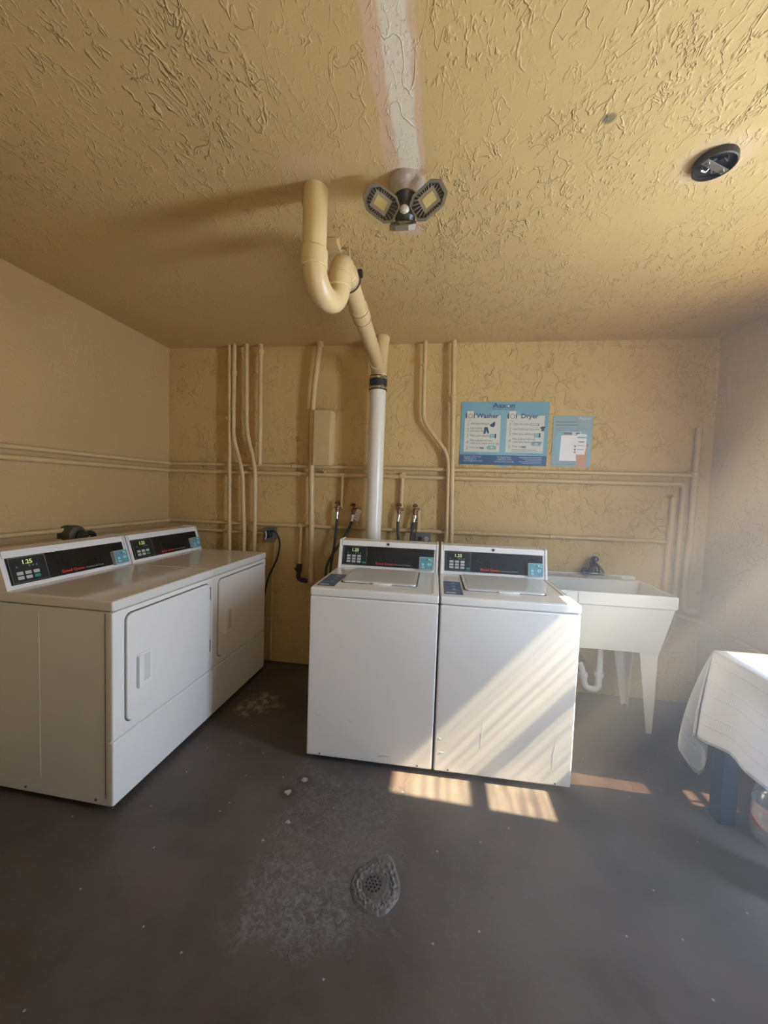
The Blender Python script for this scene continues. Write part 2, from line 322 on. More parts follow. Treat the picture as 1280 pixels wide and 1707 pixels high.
# ------------------------------------------------------------------ mesh builder
class MB:
    def __init__(s): s.v, s.f, s.m, s.mats, s.uv = [], [], [], [], None
    def mi(s, mat):
        if mat not in s.mats: s.mats.append(mat)
        return s.mats.index(mat)
    def raw(s, verts, faces, mat, M4=None):
        o = len(s.v); k = s.mi(mat)
        s.v += [tuple((M4 @ Vector(p)) if M4 else p) for p in verts]
        for f in faces: s.f.append([o + i for i in f]); s.m.append(k)
        return s
    def bm(s, b, mat, M4=None):
        b.verts.index_update()
        s.raw([v.co.copy() for v in b.verts], [[v.index for v in f.verts] for f in b.faces], mat, M4); b.free(); return s
    def box(s, lo, hi, mat, bev=0.0, seg=2, M4=None):
        b = bmesh.new(); bmesh.ops.create_cube(b, size=1.0)
        c = [(a + d) / 2 for a, d in zip(lo, hi)]; z = [abs(d - a) for a, d in zip(lo, hi)]
        for v in b.verts: v.co = Vector([c[i] + v.co[i] * z[i] for i in range(3)])
        if bev: bmesh.ops.bevel(b, geom=list(b.edges), offset=min(bev, min(z) * 0.45), segments=seg, profile=0.5, affect='EDGES')
        return s.bm(b, mat, M4)
    def prism(s, pts, depth, mat, M4=None, bev=0.0, seg=2, z0=0.0):
        """2-D outline (counter-clockwise) extruded along local +z from z0 to z0+depth; bev rounds the front rim"""
        b = bmesh.new(); n = len(pts)
        lo = [b.verts.new((p[0], p[1], z0)) for p in pts]; hi = [b.verts.new((p[0], p[1], z0 + depth)) for p in pts]
        b.faces.new(lo[::-1]); top = b.faces.new(hi)
        for i in range(n): b.faces.new((lo[i], lo[(i + 1) % n], hi[(i + 1) % n], hi[i]))
        if bev: bmesh.ops.bevel(b, geom=list(top.edges), offset=bev, segments=seg, profile=0.5, affect='EDGES')
        return s.bm(b, mat, M4)
    def lathe(s, prof, mat, n=24, M4=None):
        vs, fs = [], []; m = len(prof)
        for r, z in prof:
            for i in range(n):
                a = 2 * math.pi * i / n; vs.append((r * math.cos(a), r * math.sin(a), z))
        for j in range(m - 1):
            for i in range(n):
                k = (i + 1) % n; fs.append((j * n + i, j * n + k, (j + 1) * n + k, (j + 1) * n + i))
        if prof[0][0] > 1e-6: fs.append(tuple(range(n))[::-1])
        if prof[-1][0] > 1e-6: fs.append(tuple((m - 1) * n + i for i in range(n)))
        return s.raw(vs, fs, mat, M4)
    def tube(s, path, r, mat, n=12, caps=True, M4=None):
        P = [Vector(p) for p in path]; rr = r if isinstance(r, (list, tuple)) else [r] * len(P)
        T = [(P[min(i + 1, len(P) - 1)] - P[max(i - 1, 0)]).normalized() for i in range(len(P))]
        ref = Vector((0, 0, 1)) if abs(T[0].z) < 0.9 else Vector((0, 1, 0))
        N = (ref - T[0] * ref.dot(T[0])).normalized(); vs, fs = [], []
        for i, p in enumerate(P):
            if i:
                N = (N - T[i] * N.dot(T[i])).normalized()
            B = T[i].cross(N)
            for k in range(n):
                a = 2 * math.pi * k / n; vs.append(tuple(p + (N * math.cos(a) + B * math.sin(a)) * rr[i]))
        for i in range(len(P) - 1):
            for k in range(n):
                q = (k + 1) % n; fs.append((i * n + k, i * n + q, (i + 1) * n + q, (i + 1) * n + k))
        if caps: fs.append(tuple(range(n))[::-1]); fs.append(tuple((len(P) - 1) * n + k for k in range(n)))
        return s.raw(vs, fs, mat, M4)
    def text(s, txt, size, mat, M4, align='LEFT', bold=0.0, depth=0.0004, width=None):
        c = bpy.data.curves.new('lettering', 'FONT'); c.body = txt; c.size = size; c.align_x = align
        c.offset = bold * size; c.extrude = depth / 2; c.resolution_u = 2
        o = bpy.data.objects.new('lettering', c); COL.objects.link(o)
        dg = bpy.context.evaluated_depsgraph_get(); me = bpy.data.meshes.new_from_object(o.evaluated_get(dg))
        sx = 1.0
        if width and len(me.vertices):
            xs = [v.co.x for v in me.vertices]; sx = width / max(1e-6, max(xs) - min(xs))
        if len(me.vertices):
            s.raw([(v.co.x * sx, v.co.y, v.co.z + depth / 2) for v in me.vertices], [list(p.vertices) for p in me.polygons], mat, M4)
        bpy.data.objects.remove(o); bpy.data.curves.remove(c); bpy.data.meshes.remove(me); return s
    def quad(s, x0, y0, x1, y1, mat, M4, d=0.0004):
        return s.prism([(x0, y0), (x1, y0), (x1, y1), (x0, y1)], d, mat, M4)
    def build(s, name, parent=None, loc=None, rotz=0.0, sharp=32, smooth=True):
        me = bpy.data.meshes.new(name); me.from_pydata(s.v, [], s.f)
        for m in s.mats: me.materials.append(M[m])
        for p, k in zip(me.polygons, s.m): p.material_index = k; p.use_smooth = smooth
        me.update()
        if smooth: me.set_sharp_from_angle(angle=R(sharp))
        o = bpy.data.objects.new(name, me); COL.objects.link(o)
        if smooth:
            wn = o.modifiers.new('weighted_normals', 'WEIGHTED_NORMAL'); wn.keep_sharp = True; wn.weight = 60
        if parent: o.parent = parent
        if loc: o.location = loc
        o.rotation_euler.z = rotz
        return o

def frame(o, r, u):
    r = Vector(r).normalized(); u = Vector(u); u = (u - r * u.dot(r)).normalized(); n = r.cross(u); m = Matrix.Identity(4)
    for i in range(3): m[i][0], m[i][1], m[i][2], m[i][3] = r[i], u[i], n[i], o[i]
    return m
def axis(o, d):
    d = Vector(d).normalized(); h = Vector((1, 0, 0)) if abs(d.x) < 0.9 else Vector((0, 1, 0))
    r = (h - d * h.dot(d)).normalized()
    return frame(o, r, d.cross(r))
def rrect(x0, y0, x1, y1, r, n=5):
    P = []
    for cx, cyy, a0 in ((x1 - r, y0 + r, -90), (x1 - r, y1 - r, 0), (x0 + r, y1 - r, 90), (x0 + r, y0 + r, 180)):
        for i in range(n + 1):
            a = R(a0 + 90 * i / n); P.append((cx + r * math.cos(a), cyy + r * math.sin(a)))
    return P
def circle(cx, cyy, r, n=20): return [(cx + r * math.cos(2 * math.pi * i / n), cyy + r * math.sin(2 * math.pi * i / n)) for i in range(n)]
def fillet(pts, r, n=6):
    P = [Vector(p) for p in pts]; out = [P[0]]
    for i in range(1, len(P) - 1):
        a, b, c = P[i - 1], P[i], P[i + 1]; d = min(r, (a - b).length * 0.48, (c - b).length * 0.48)
        s = b + (a - b).normalized() * d; e = b + (c - b).normalized() * d
        for k in range(n + 1):
            t = k / n; out.append(s * (1 - t) ** 2 + b * 2 * t * (1 - t) + e * t * t)
    out.append(P[-1]); return out
def spline(pts, n=8):
    P = [Vector(p) for p in pts]; P = [P[0] * 2 - P[1]] + P + [P[-1] * 2 - P[-2]]; out = []
    for i in range(1, len(P) - 2):
        a, b, c, d = P[i - 1:i + 3]
        for k in range(n):
            t = k / n
            out.append(0.5 * ((2 * b) + (c - a) * t + (2 * a - 5 * b + 4 * c - d) * t * t + (3 * b - a - 3 * c + d) * t ** 3))
    out.append(P[-2]); return out

def tag(o, label, cat, group=None):
    o['label'] = label; o['category'] = cat
    if group: o['group'] = group
    return o
def thing(name, label, cat, loc=(0, 0, 0), rotz=0.0, group=None):
    o = bpy.data.objects.new(name, None); COL.objects.link(o); o.location = loc; o.rotation_euler.z = rotz
    o.empty_display_size = 0.1
    return tag(o, label, cat, group)
def struct(mb, name, **kw):
    o = mb.build(name, **kw); o['kind'] = 'structure'; return o

# ------------------------------------------------------------------ room shell
b = MB(); b.box((-0.2, YF - 0.2, -0.12), (XR + 0.2, 0.2, 0.0), 'floor'); struct(b, 'floor', smooth=False)
b = MB(); b.box((-0.2, YF - 0.2, ZC), (XR + 0.2, 0.2, ZC + 0.12), 'ceiling'); struct(b, 'ceiling', smooth=False)
b = MB(); b.box((-0.2, 0, 0), (XR + 0.2, 0.15, ZC), 'wall_back'); struct(b, 'wall_back', smooth=False)
b = MB(); b.box((-0.15, YF, 0), (0, 0, ZC), 'wall_left'); struct(b, 'wall_left', smooth=False)
WT = 0.04                                         # thin wall beside the openings
WY0, WY1, WZ0, WZ1 = -1.275, -0.935, 0.46, 2.45     # slit window
DY0, DY1, DZ1 = -1.96, -1.58, 2.10                  # narrow gap of a door left ajar
b = MB()
def wr(y0, y1, z0, z1): b.box((XR, y0, z0), (XR + WT, y1, z1), 'wall_right')
wr(WY1, 0, 0, ZC); wr(WY0, WY1, 0, WZ0); wr(WY0, WY1, WZ1, ZC); wr(DY1, WY0, 0, ZC)
wr(DY0, DY1, DZ1, ZC); wr(YF, DY0, 0, ZC)
struct(b, 'wall_right', smooth=False)
b = MB()
b.box((-0.15, YF - 0.15, 0), (2.4, YF, ZC), 'wall_right'); b.box((3.4, YF - 0.15, 0), (XR + WT, YF, ZC), 'wall_right'); b.box((2.4, YF - 0.15, 2.1), (3.4, YF, ZC), 'wall_right')
struct(b, 'wall_front', smooth=False)
b = MB()
for z0, z1 in ((1.79, 1.87), (1.37, 1.45), (0.70, 0.87)): b.box((XR + 0.004, WY0, z0), (XR + 0.022, WY1, z1), 'trim')
b.box((XR + 0.004, WY0, WZ0), (XR + 0.022, -1.03, 0.70), 'trim')  # added filler board, blocks the low sun from passing under the table
wf = struct(b, 'window_1', smooth=False)
b = MB(); b.box((XR + 0.024, WY0, 1.41), (XR + 0.028, WY1, WZ1), 'pane'); b.build('upper_pane', wf, smooth=False)
b = MB(); b.box((XR + 0.024, WY0, WZ0), (XR + 0.028, WY1, 1.41), 'pane_dim'); b.build('lower_pane', wf, smooth=False)
b = MB()
b.box((XR - 0.015, DY0 - 0.06, 0), (XR + WT + 0.01, DY0, DZ1 + 0.06), 'trim'); b.box((XR - 0.015, DY1, 0), (XR + WT + 0.01, DY1 + 0.06, DZ1 + 0.06), 'trim'); b.box((XR - 0.015, DY0, DZ1), (XR + WT + 0.01, DY1, DZ1 + 0.06), 'trim')
struct(b, 'door_1', smooth=False)
b = MB()
b.box((2.34, YF - 0.16, 0), (2.4, YF + 0.015, 2.16), 'trim'); b.box((3.4, YF - 0.16, 0), (3.46, YF + 0.015, 2.16), 'trim'); b.box((2.4, YF - 0.16, 2.1), (3.4, YF + 0.015, 2.16), 'trim')
struct(b, 'door_2', smooth=False)
b = MB(); b.box((XR + WT, -3.9, 2.36), (XR + 2.4, -1.48, 2.42), 'trim'); struct(b, 'sun_blocker', smooth=False)      # unseen roof added to keep the sun out of the door gap
b = MB(); b.box((XR + 0.2, -8, -0.14), (XR + 7, 4, -0.02), 'ground'); b.box((-2, YF - 5, -0.14), (XR + 0.2, YF - 0.2, -0.02), 'ground'); struct(b, 'ground', smooth=False)

# ------------------------------------------------------------------ washers and dryers
def lerp_frame(x0, y0, z0, y1, z1):
    return frame((x0, y0, z0), (1, 0, 0), (0, y1 - y0, z1 - z0))

def console(root, W, yb, yt, zb, zt, D, kind, dial):
    """slanted control console at the rear of a machine; dial = readout text"""
    hw = W / 2 - 0.008
    prof = [(yb, zb), (yt, zt - 0.006), (yt + 0.012, zt), (D - 0.012, zt), (D - 0.002, zt - 0.012), (D - 0.002, zb)]
    b = MB(); Mx = frame((-hw, 0, 0), (0, 1, 0), (0, 0, 1))    # local x = depth, y = up, z = +x
    b.prism(prof, 2 * hw, 'enamel', Mx)
    con = b.build('console', root)
    for sx in (-1, 1):                                          # raised end caps
        b = MB(); pr = [(yb - 0.006, zb), (yt - 0.006, zt), (yt + 0.012, zt + 0.006), (D - 0.012, zt + 0.006), (D, zt - 0.012), (D, zb)]
        b.prism(pr, 0.012, 'enamel', frame((hw - 0.008 if sx > 0 else -hw - 0.004, 0, 0), (0, 1, 0), (0, 0, 1)), bev=0.002); b.build('end_cap', con)
    h = math.hypot(yt - yb, zt - zb); F = lerp_frame(-hw, yb, zb, yt, zt)
    wd = 2 * hw
    b = MB(); b.prism([(0.012, h * 0.80), (wd - 0.012, h * 0.80), (wd - 0.012, h * 0.995), (0.012, h * 0.995)], 0.006, 'enamel', F, bev=0.003); b.build('top_rail', con)
    # black panel with its printing
    px0, px1, py0, py1 = 0.022, wd - 0.022, h * 0.10, h * 0.80
    b = MB(); b.prism([(px0, py0), (px1, py0), (px1, py1), (px0, py1)], 0.003, 'black_panel', F)
    pw, ph = px1 - px0, py1 - py0
    Ft = F @ Matrix.Translation((0, 0, 0.0031))
    b.text('Speed Queen', 0.020, 'red_print', Ft @ Matrix.Translation((px0 + pw * 0.37, py0 + ph * 0.10, 0)), bold=0.02, width=pw * 0.195)
    b.text('Commercial ' + kind, 0.014, 'grey_print', Ft @ Matrix.Translation((px0 + pw * 0.578, py0 + ph * 0.10, 0)), width=pw * 0.175)
    pan = b.build('control_panel', con)
    # keypad
    kx0, kx1, ky0, ky1 = px0 + pw * 0.012, px0 + pw * 0.268, py0 + ph * 0.04, py0 + ph * 0.97
    b = MB(); b.prism([(kx0, ky0), (kx1, ky0), (kx1, ky1), (kx0, ky1)], 0.0012, 'keypad', Ft)
    Fk = Ft @ Matrix.Translation((0, 0, 0.0012)); e = 0.0016
    for q in ((kx0, ky0, kx1, ky0 + e), (kx0, ky1 - e, kx1, ky1), (kx0, ky0, kx0 + e, ky1), (kx1 - e, ky0, kx1, ky1)): b.quad(*q, 'line_grey', Fk)
    kw, kh = kx1 - kx0, ky1 - ky0
    for fx in (0.16, 0.50, 0.60, 0.70): b.quad(kx0 + kw * fx, ky0 + kh * 0.60, kx0 + kw * (fx + 0.045), ky0 + kh * 0.66, 'line_grey', Fk)
    key = b.build('keypad', pan)
    b = MB(); b.text(dial, kh * 0.24, 'digits', Fk @ Matrix.Translation((kx0 + kw * 0.33, ky0 + kh * 0.72, 0)), bold=0.015); b.build('readout', pan)
    for r_ in range(3 if kind == 'Washer' else 2):
        for c_ in range(3):
            x0 = kx0 + kw * (0.14 + 0.225 * c_); bh = 0.115 if kind == 'Washer' else 0.13
            y0 = ky0 + kh * (0.10 + 0.155 * r_ if kind == 'Washer' else 0.12 + 0.18 * r_)
            green = (kind == 'Dryer' and r_ == 0 and c_ == 2)
            b = MB(); b.prism(rrect(x0, y0, x0 + kw * 0.165, y0 + kh * bh, 0.002, 2), 0.0016, 'btn_green' if green else 'btn', Fk, bev=0.0005, seg=1)
            k = b.build('button', pan)
            if green: k['label'] = 'teal button'
    if kind == 'Washer':
        b = MB(); b.prism(rrect(kx0 + kw * 0.82, ky0 + kh * 0.08, kx0 + kw * 0.97, ky0 + kh * 0.18, 0.002, 2), 0.0016, 'btn_green', Fk); k = b.build('button', pan); k['label'] = 'teal button'
    # card reader
    rx0, rx1, ry0, ry1 = px1 - pw * 0.155, px1 - 0.002, py0 - 0.006, py0 + ph * 0.60
    b = MB(); b.prism(rrect(rx0, ry0, rx1, ry1, 0.005), 0.022, 'reader_grey', Ft, bev=0.003); rd = b.build('card_reader', root)
    Fr = Ft @ Matrix.Translation((0, 0, 0.022)); rw, rh = rx1 - rx0, ry1 - ry0
    b = MB(); b.prism(rrect(rx0 + 0.005, ry0 + 0.005, rx1 - 0.005, ry1 - 0.005, 0.004), 0.0015, 'teal', Fr)
    Fp = Fr @ Matrix.Translation((0, 0, 0.0015))
    b.prism(circle(rx0 + rw * 0.27, ry0 + rh * 0.42, rh * 0.10, 14), 0.0004, 'teal_print', Fp); b.quad(rx0 + rw * 0.18, ry0 + rh * 0.16, rx0 + rw * 0.36, ry0 + rh * 0.26, 'teal_print', Fp)
    b.prism([(rx0 + rw * 0.55, ry0 + rh * 0.45), (rx0 + rw * 0.72, ry0 + rh * 0.30), (rx0 + rw * 0.72, ry0 + rh * 0.60)], 0.0004, 'teal_print', Fp)
    b.quad(rx0 + rw * 0.76, ry0 + rh * 0.36, rx0 + rw * 0.84, ry0 + rh * 0.54, 'teal_print', Fp)
    b.quad(rx0 + rw * 0.46, ry0 + rh * 0.72, rx0 + rw * 0.64, ry0 + rh * 0.84, 'ink_grey', Fp); b.quad(rx0 + rw * 0.80, ry0 + rh * 0.66, rx0 + rw * 0.86, ry0 + rh * 0.84, 'teal_print', Fp)
    b.build('reader_face', rd)
    b = MB(); b.prism(circle(rx0 + rw * 0.70, ry0 + rh * 0.82, 0.004, 12), 0.001, 'led_green', Fp); b.build('indicator', rd)
    return con, F, h, wd

def washer(name, label, corner, ang, scuffs=(), W=0.651, D=0.711):
    dx = Vector((math.cos(ang), math.sin(ang), 0)); c = Vector(corner) + dx * W / 2
    root = thing(name, label, 'washing machine', c, ang, 'top-loading washing machines')
    hw = W / 2
    b = MB(); b.box((-hw + 0.004, 0.006, 0.025), (hw - 0.004, D, 0.872), 'side', 0.006); b.build('cabinet', root)
    b = MB(); b.box((-hw, -0.004, 0.030), (hw, 0.020, 0.870), 'enamel', 0.008, 3)
    for x, z, l, tilt, mat in scuffs:                       # scratches and rust marks in the paint
        b.tube([(x - l / 2, -0.0041, z - tilt), (x - l / 6, -0.0043, z + 0.0015), (x + l / 6, -0.0041, z - 0.001), (x + l / 2, -0.0041, z + tilt)], [0.0004, 0.0010, 0.0008, 0.0004] if mat != "white_print" else [0.0002, 0.0005, 0.0005, 0.0002], mat, 5)
    b.build('front_panel', root)
    b = MB(); b.box((-hw - 0.001, -0.0044, 0.872), (hw + 0.001, 0.024, 0.914), 'enamel', 0.009, 3)
    b.box((-hw - 0.001, 0.012, 0.876), (hw + 0.001, D, 0.914), 'enamel_top', 0.007, 3); b.build('top_panel', root)
    x0, x1, y0, y1 = -hw + 0.128, -hw + 0.530, 0.145, 0.525
    T = frame((0, 0, 0.9145), (1, 0, 0), (0, 1, 0))
    b = MB(); b.prism(rrect(x0 - 0.008, y0 - 0.008, x1 + 0.008, y1 + 0.004, 0.022), 0.0008, 'gap', T); b.build('lid_seam', root)
    b = MB(); b.prism(rrect(x0, y0, x1, y1, 0.020), 0.007, 'enamel_top', T, bev=0.004); lid = b.build('lid', root)
    b = MB(); b.prism(rrect(x0 + 0.018, y0 + 0.018, x1 - 0.018, y1 - 0.016, 0.014), 0.0014, 'lid_glass', T, z0=0.0068); b.build('lid_inset', lid)
    xm = (x0 + x1) / 2 + 0.02
    b = MB(); b.prism([(xm - 0.05, y0 - 0.008), (xm, y0 - 0.020), (xm + 0.05, y0 - 0.008), (xm + 0.05, y0 + 0.004), (xm - 0.05, y0 + 0.004)], 0.010, 'enamel_top', T, bev=0.003); b.build('lid_grip', lid)
    b = MB(); b.box((hw - 0.030, 0.03, 0.914), (hw - 0.020, 0.54, 0.917), 'enamel', 0.001); b.build('trim_bead', root)
    sx0, sx1, sy0, sy1 = -hw + 0.018, -hw + 0.112, 0.045, 0.325
    b = MB(); b.prism([(sx0, sy0), (sx1, sy0), (sx1, sy1), (sx0, sy1)], 0.0007, 'blue_sticker', T)
    Ts = T @ Matrix.Translation((0, 0, 0.0007))
    for k in range(3):
        b.prism(circle((sx0 + sx1) / 2 + 0.006, sy0 + 0.11 + 0.065 * k, 0.010, 10), 0.0003, 'blue_print', Ts)
        b.quad(sx0 + 0.014, sy0 + 0.085 + 0.065 * k, sx1 - 0.014, sy0 + 0.089 + 0.065 * k, 'blue_print', Ts)
    b.quad(sx0 + 0.010, sy0 + 0.022, sx1 - 0.035, sy0 + 0.034, 'white_print', Ts)
    st = b.build('instruction_sticker', root); st['label'] = 'dark blue instruction sticker'
    con, F, h, wd = console(root, W, 0.545, 0.588, 0.914, 1.088, D, 'Washer', '1.25')
    b = MB(); b.lathe([(0, 0), (0.008, 0), (0.008, 0.006), (0.003, 0.008), (0.0, 0.008)], 'rubber', 14, F @ Matrix.Translation((wd / 2, h * 0.90, 0.005))); lk = b.build('key_lock', con); lk['label'] = 'round black key lock'
    for lx in (-hw + 0.06, hw - 0.06):
        for ly in (0.06, D - 0.06):
            b = MB(); b.lathe([(0.020, 0.0), (0.022, 0.008), (0.012, 0.012), (0.010, 0.028), (0, 0.028)], 'rubber', 14, Matrix.Translation((lx, ly, 0))); b.build('foot', root)
    for lx in (-hw + 0.072, hw - 0.072):
        b = MB(); b.lathe([(0.0045, 0), (0.0045, 0.003), (0, 0.0035)], 'gap', 10, axis((lx, -0.004, 0.045), (0, -1, 0))); b.build('screw', root)
    return root

washer('washing_machine', 'white top loading washer standing behind the floor drain, left one of two', (1.6011, -1.0520, 0), 0.0100, [(0.085, 0.072, 0.055, 0.003, 'brass'), (0.060, 0.068, 0.022, -0.002, 'brass'), (-0.095, 0.235, 0.022, 0.001, 'reader_grey'), (-0.27, 0.25, 0.030, 0.0, 'btn'), (0.20, 0.10, 0.008, 0.002, 'steel')])
washer('washing_machine', 'white top loading washer beside the utility sink with diagonal sunlight on its front', (2.2602, -1.0460, 0), 0.0090, [(-0.10, 0.25, 0.006, 0.075, 'white_print'), (-0.29, 0.13, 0.030, 0.004, 'white_print'), (-0.30, 0.20, 0.012, -0.006, 'white_print'), (0.24, 0.20, 0.010, 0.090, 'white_print')])

def dryer(name, label, corner, ang, W=0.681, D=0.695):
    dx = Vector((math.cos(ang), math.sin(ang), 0)); c = Vector(corner) + dx * W / 2
    root = thing(name, label, 'dryer', c, ang, 'front-loading dryers'); hw = W / 2
    b = MB(); b.box((-hw + 0.003, 0.004, 0.025), (hw - 0.003, D, 0.872), 'side', 0.006)
    for sx in (-1, 1):                                   # pressed creases on the sides
        xx = sx * (hw - 0.003)
        b.box((min(xx, xx + sx * 0.0006), 0.36, 0.10), (max(xx, xx + sx * 0.0006), 0.366, 0.84), 'side')
        b.box((min(xx, xx + sx * 0.0015), 0.030, 0.06), (max(xx, xx + sx * 0.0015), 0.033, 0.865), 'gap')
    b.build('cabinet', root)
    b = MB(); b.box((-hw, -0.008, 0.318), (hw, 0.020, 0.871), 'enamel', 0.008, 3); b.build('front_panel', root)
    b = MB(); b.box((-hw, -0.008, 0.030), (hw, 0.020, 0.312), 'enamel', 0.007, 3); b.build('lower_panel', root)
    b = MB(); b.box((-hw - 0.001, -0.010, 0.874), (hw + 0.001, D, 0.920), 'dryer_top', 0.009, 3); b.build('top_panel', root)
    x0, x1, z0, z1 = -hw + 0.063, -hw + 0.650, 0.365, 0.846
    F = frame((0, -0.008, 0), (1, 0, 0), (0, 0, 1))
    b = MB(); b.prism(rrect(x0 - 0.005, z0 - 0.005, x1 + 0.005, z1 + 0.005, 0.035, 8), 0.001, 'gap', F); b.build('door_gasket', root)
    b = MB(); b.prism(rrect(x0, z0, x1, z1, 0.032, 8), 0.010, 'enamel', F, bev=0.004, seg=3); door = b.build('door', root)
    Fh = F @ Matrix.Translation((0, 0, 0.010))
    hx, hz = x0 + 0.050, 0.492
    b = MB()
    b.prism(rrect(hx, hz, hx + 0.085, hz + 0.155, 0.008), 0.006, 'white_plastic', Fh, bev=0.003)
    b.prism(rrect(hx, hz + 0.004, hx + 0.026, hz + 0.151, 0.006), 0.016, 'white_plastic', Fh, bev=0.005)
    b.box((hx + 0.026, hz + 0.02, 0.006), (hx + 0.074, hz + 0.145, 0.0066), 'lid_glass', M4=Fh)
    b.build('door_handle', door)
    for zz in (0.435, 0.745):
        b = MB(); b.box((x1 + 0.004, -0.016, zz), (x1 + 0.012, -0.007, zz + 0.075), 'gap', 0.002); hg = b.build('hinge', door); hg['label'] = 'dark hinge on the right edge of the door'
    console(root, W, 0.530, 0.585, 0.920, 1.090, D, 'Dryer', '1.25')
    for lx in (-hw + 0.06, hw - 0.06):
        for ly in (0.05, D - 0.06):
            b = MB(); b.lathe([(0.020, 0.0), (0.022, 0.008), (0.012, 0.012), (0.010, 0.028), (0, 0.028)], 'rubber', 14, Matrix.Translation((lx, ly, 0))); b.build('foot', root)
    for yy in (0.08, 0.44):
        b = MB(); b.lathe([(0.006, 0), (0.006, 0.003), (0, 0.0035)], 'gap', 10, axis((-hw + 0.003, yy, 0.048), (-1, 0, 0))); b.build('screw', root)
    return root
DA = R(90) - 0.0205
dvec = Vector((math.cos(DA), math.sin(DA), 0))
dryer('clothes_dryer', 'white dryer with its plain side panel turned to the viewer, near one of two', Vector((0.9072, -1.5285, 0)), DA)
dryer('clothes_dryer', 'white dryer pushed up to the back wall corner, far one of two', Vector((0.9072, -1.5285, 0)) + dvec * 0.683, DA)

# ------------------------------------------------------------------ pipes on the walls
def pipe(name, label, pts, r, mat='pipe', rad=0.05, group='painted pipes on the walls', cat='pipe', couplings=(), clamps=(), caps=True):
    """coupling / clamp = (x, y, z, direction) sleeves along the run"""
    b = MB(); b.tube(fillet(pts, rad), r, mat, 14, caps); o = b.build(name); tag(o, label, cat, group)
    for (x, y, z, d) in couplings:
        d = Vector(d).normalized(); b = MB(); p = Vector((x, y, z))
        b.tube([p - d * 0.022, p - d * 0.018, p + d * 0.018, p + d * 0.022], [r * 1.1, r * 1.32, r * 1.32, r * 1.1], mat, 14); b.build('coupling', o)
    for (x, y, z, d) in clamps:
        d = Vector(d).normalized(); p = Vector((x, y, z)); b = MB()
        b.tube([p - d * 0.008, p + d * 0.008], r * 1.22, mat, 14)
        s = d.cross(Vector((0, 1, 0))) if abs(d.y) < 0.9 else Vector((0, 0, 1))
        b.box((-0.006, -0.03, -0.010), (0.006, 0.0, 0.010), mat, 0.002, M4=Matrix.Translation(p + s * r * 1.3)); b.build('pipe_clamp', o)
    return o
Z, X_, Y_ = (0, 0, 1), (1, 0, 0), (0, 1, 0)
pg = 'painted vertical conduits'
pipe('conduit', 'straight beige conduit furthest left on the back wall, dropping behind the far dryer', [(0.558, -0.055, ZC), (0.573, -0.055, 1.46), (0.583, -0.055, 0.62)], 0.015, group=pg, clamps=[(0.568, -0.055, 1.95, Z)])
pipe('conduit', 'beige conduit close beside the leftmost one, bending right above the horizontal pipes', [(0.601, -0.056, ZC), (0.601, -0.056, 1.80), (0.685, -0.056, 1.53), (0.706, -0.056, 1.0), (0.697, -0.056, 0.62)], 0.016, rad=0.09, group=pg, couplings=[(0.601, -0.056, 2.30, Z)], clamps=[(0.601, -0.056, 2.02, Z)])
pipe('conduit', 'beige conduit with a right bend, third from the left corner', [(0.701, -0.056, ZC), (0.713, -0.056, 1.84), (0.788, -0.056, 1.58), (0.795, -0.056, 1.1), (0.786, -0.056, 0.62)], 0.017, rad=0.09, group=pg)
pipe('conduit', 'short beige conduit ending at the upper horizontal pipe, fourth from the left corner', [(0.818, -0.056, ZC), (0.827, -0.056, 1.59)], 0.017, group=pg, couplings=[(0.819, -0.056, 2.46, Z)])
pipe('conduit', 'long bowed beige pipe passing in front of the painted wall box', [(1.299, -0.068, ZC), (1.264, -0.066, 2.25), (1.249, -0.066, 2.0), (1.254, -0.066, 1.5), (1.276, -0.066, 0.69)], 0.021, rad=0.15, group=pg, couplings=[(1.297, -0.068, 2.50, (-0.1, 0, 1))])
pipe('conduit', 'beige conduit with a long slanted bend right of the white drain stack', [(2.085, -0.053, ZC), (2.093, -0.053, 1.98), (2.111, -0.053, 1.92), (2.268, -0.053, 1.72), (2.289, -0.053, 1.64), (2.299, -0.053, 1.08), (2.275, -0.053, 0.98), (2.270, -0.053, 0.75)], 0.015, rad=0.06, group=pg, clamps=[(2.087, -0.053, 2.35, Z)])
pipe('conduit', 'straight beige conduit just left of the big blue poster', [(2.291, -0.056, ZC), (2.343, -0.056, 0.75)], 0.018, group=pg, couplings=[(2.303, -0.056, 2.10, Z)])
hg = 'horizontal water pipes'
pipe('water_pipe', 'upper one of the beige pipe pair running from the left wall round the corner', [(0.022, -2.6, 1.575), (0.022, -0.022, 1.585), (3.93, -0.022, 1.598)], 0.014, rad=0.03, group=hg, couplings=[(1.10, -0.022, 1.589, X_), (2.75, -0.022, 1.594, X_)])
pipe('water_pipe', 'lower one of the beige pipe pair, turning down near the right corner', [(0.022, -2.6, 1.520), (0.022, -0.022, 1.527), (3.885, -0.022, 1.532), (3.872, -0.022, 0.52), (3.80, -0.022, 0.36)], 0.016, rad=0.03, group=hg, clamps=[(1.80, -0.022, 1.530, X_), (1.35, -0.022, 1.529, X_)])
pipe('water_pipe', 'low beige pipe behind the machines, along both walls towards the sink', [(0.022, -2.6, 1.118), (0.022, -0.022, 1.115), (3.80, -0.022, 1.135)], 0.014, rad=0.03, group=hg, couplings=[(1.166, -0.022, 1.121, X_), (3.05, -0.022, 1.131, X_)])
pipe('water_pipe', 'lowest short beige pipe ending at the grey outlet box', [(0.022, -2.2, 1.055), (0.022, -0.022, 1.055), (0.87, -0.022, 1.045)], 0.012, rad=0.03, group=hg)
rg = 'vertical pipes by the right corner'
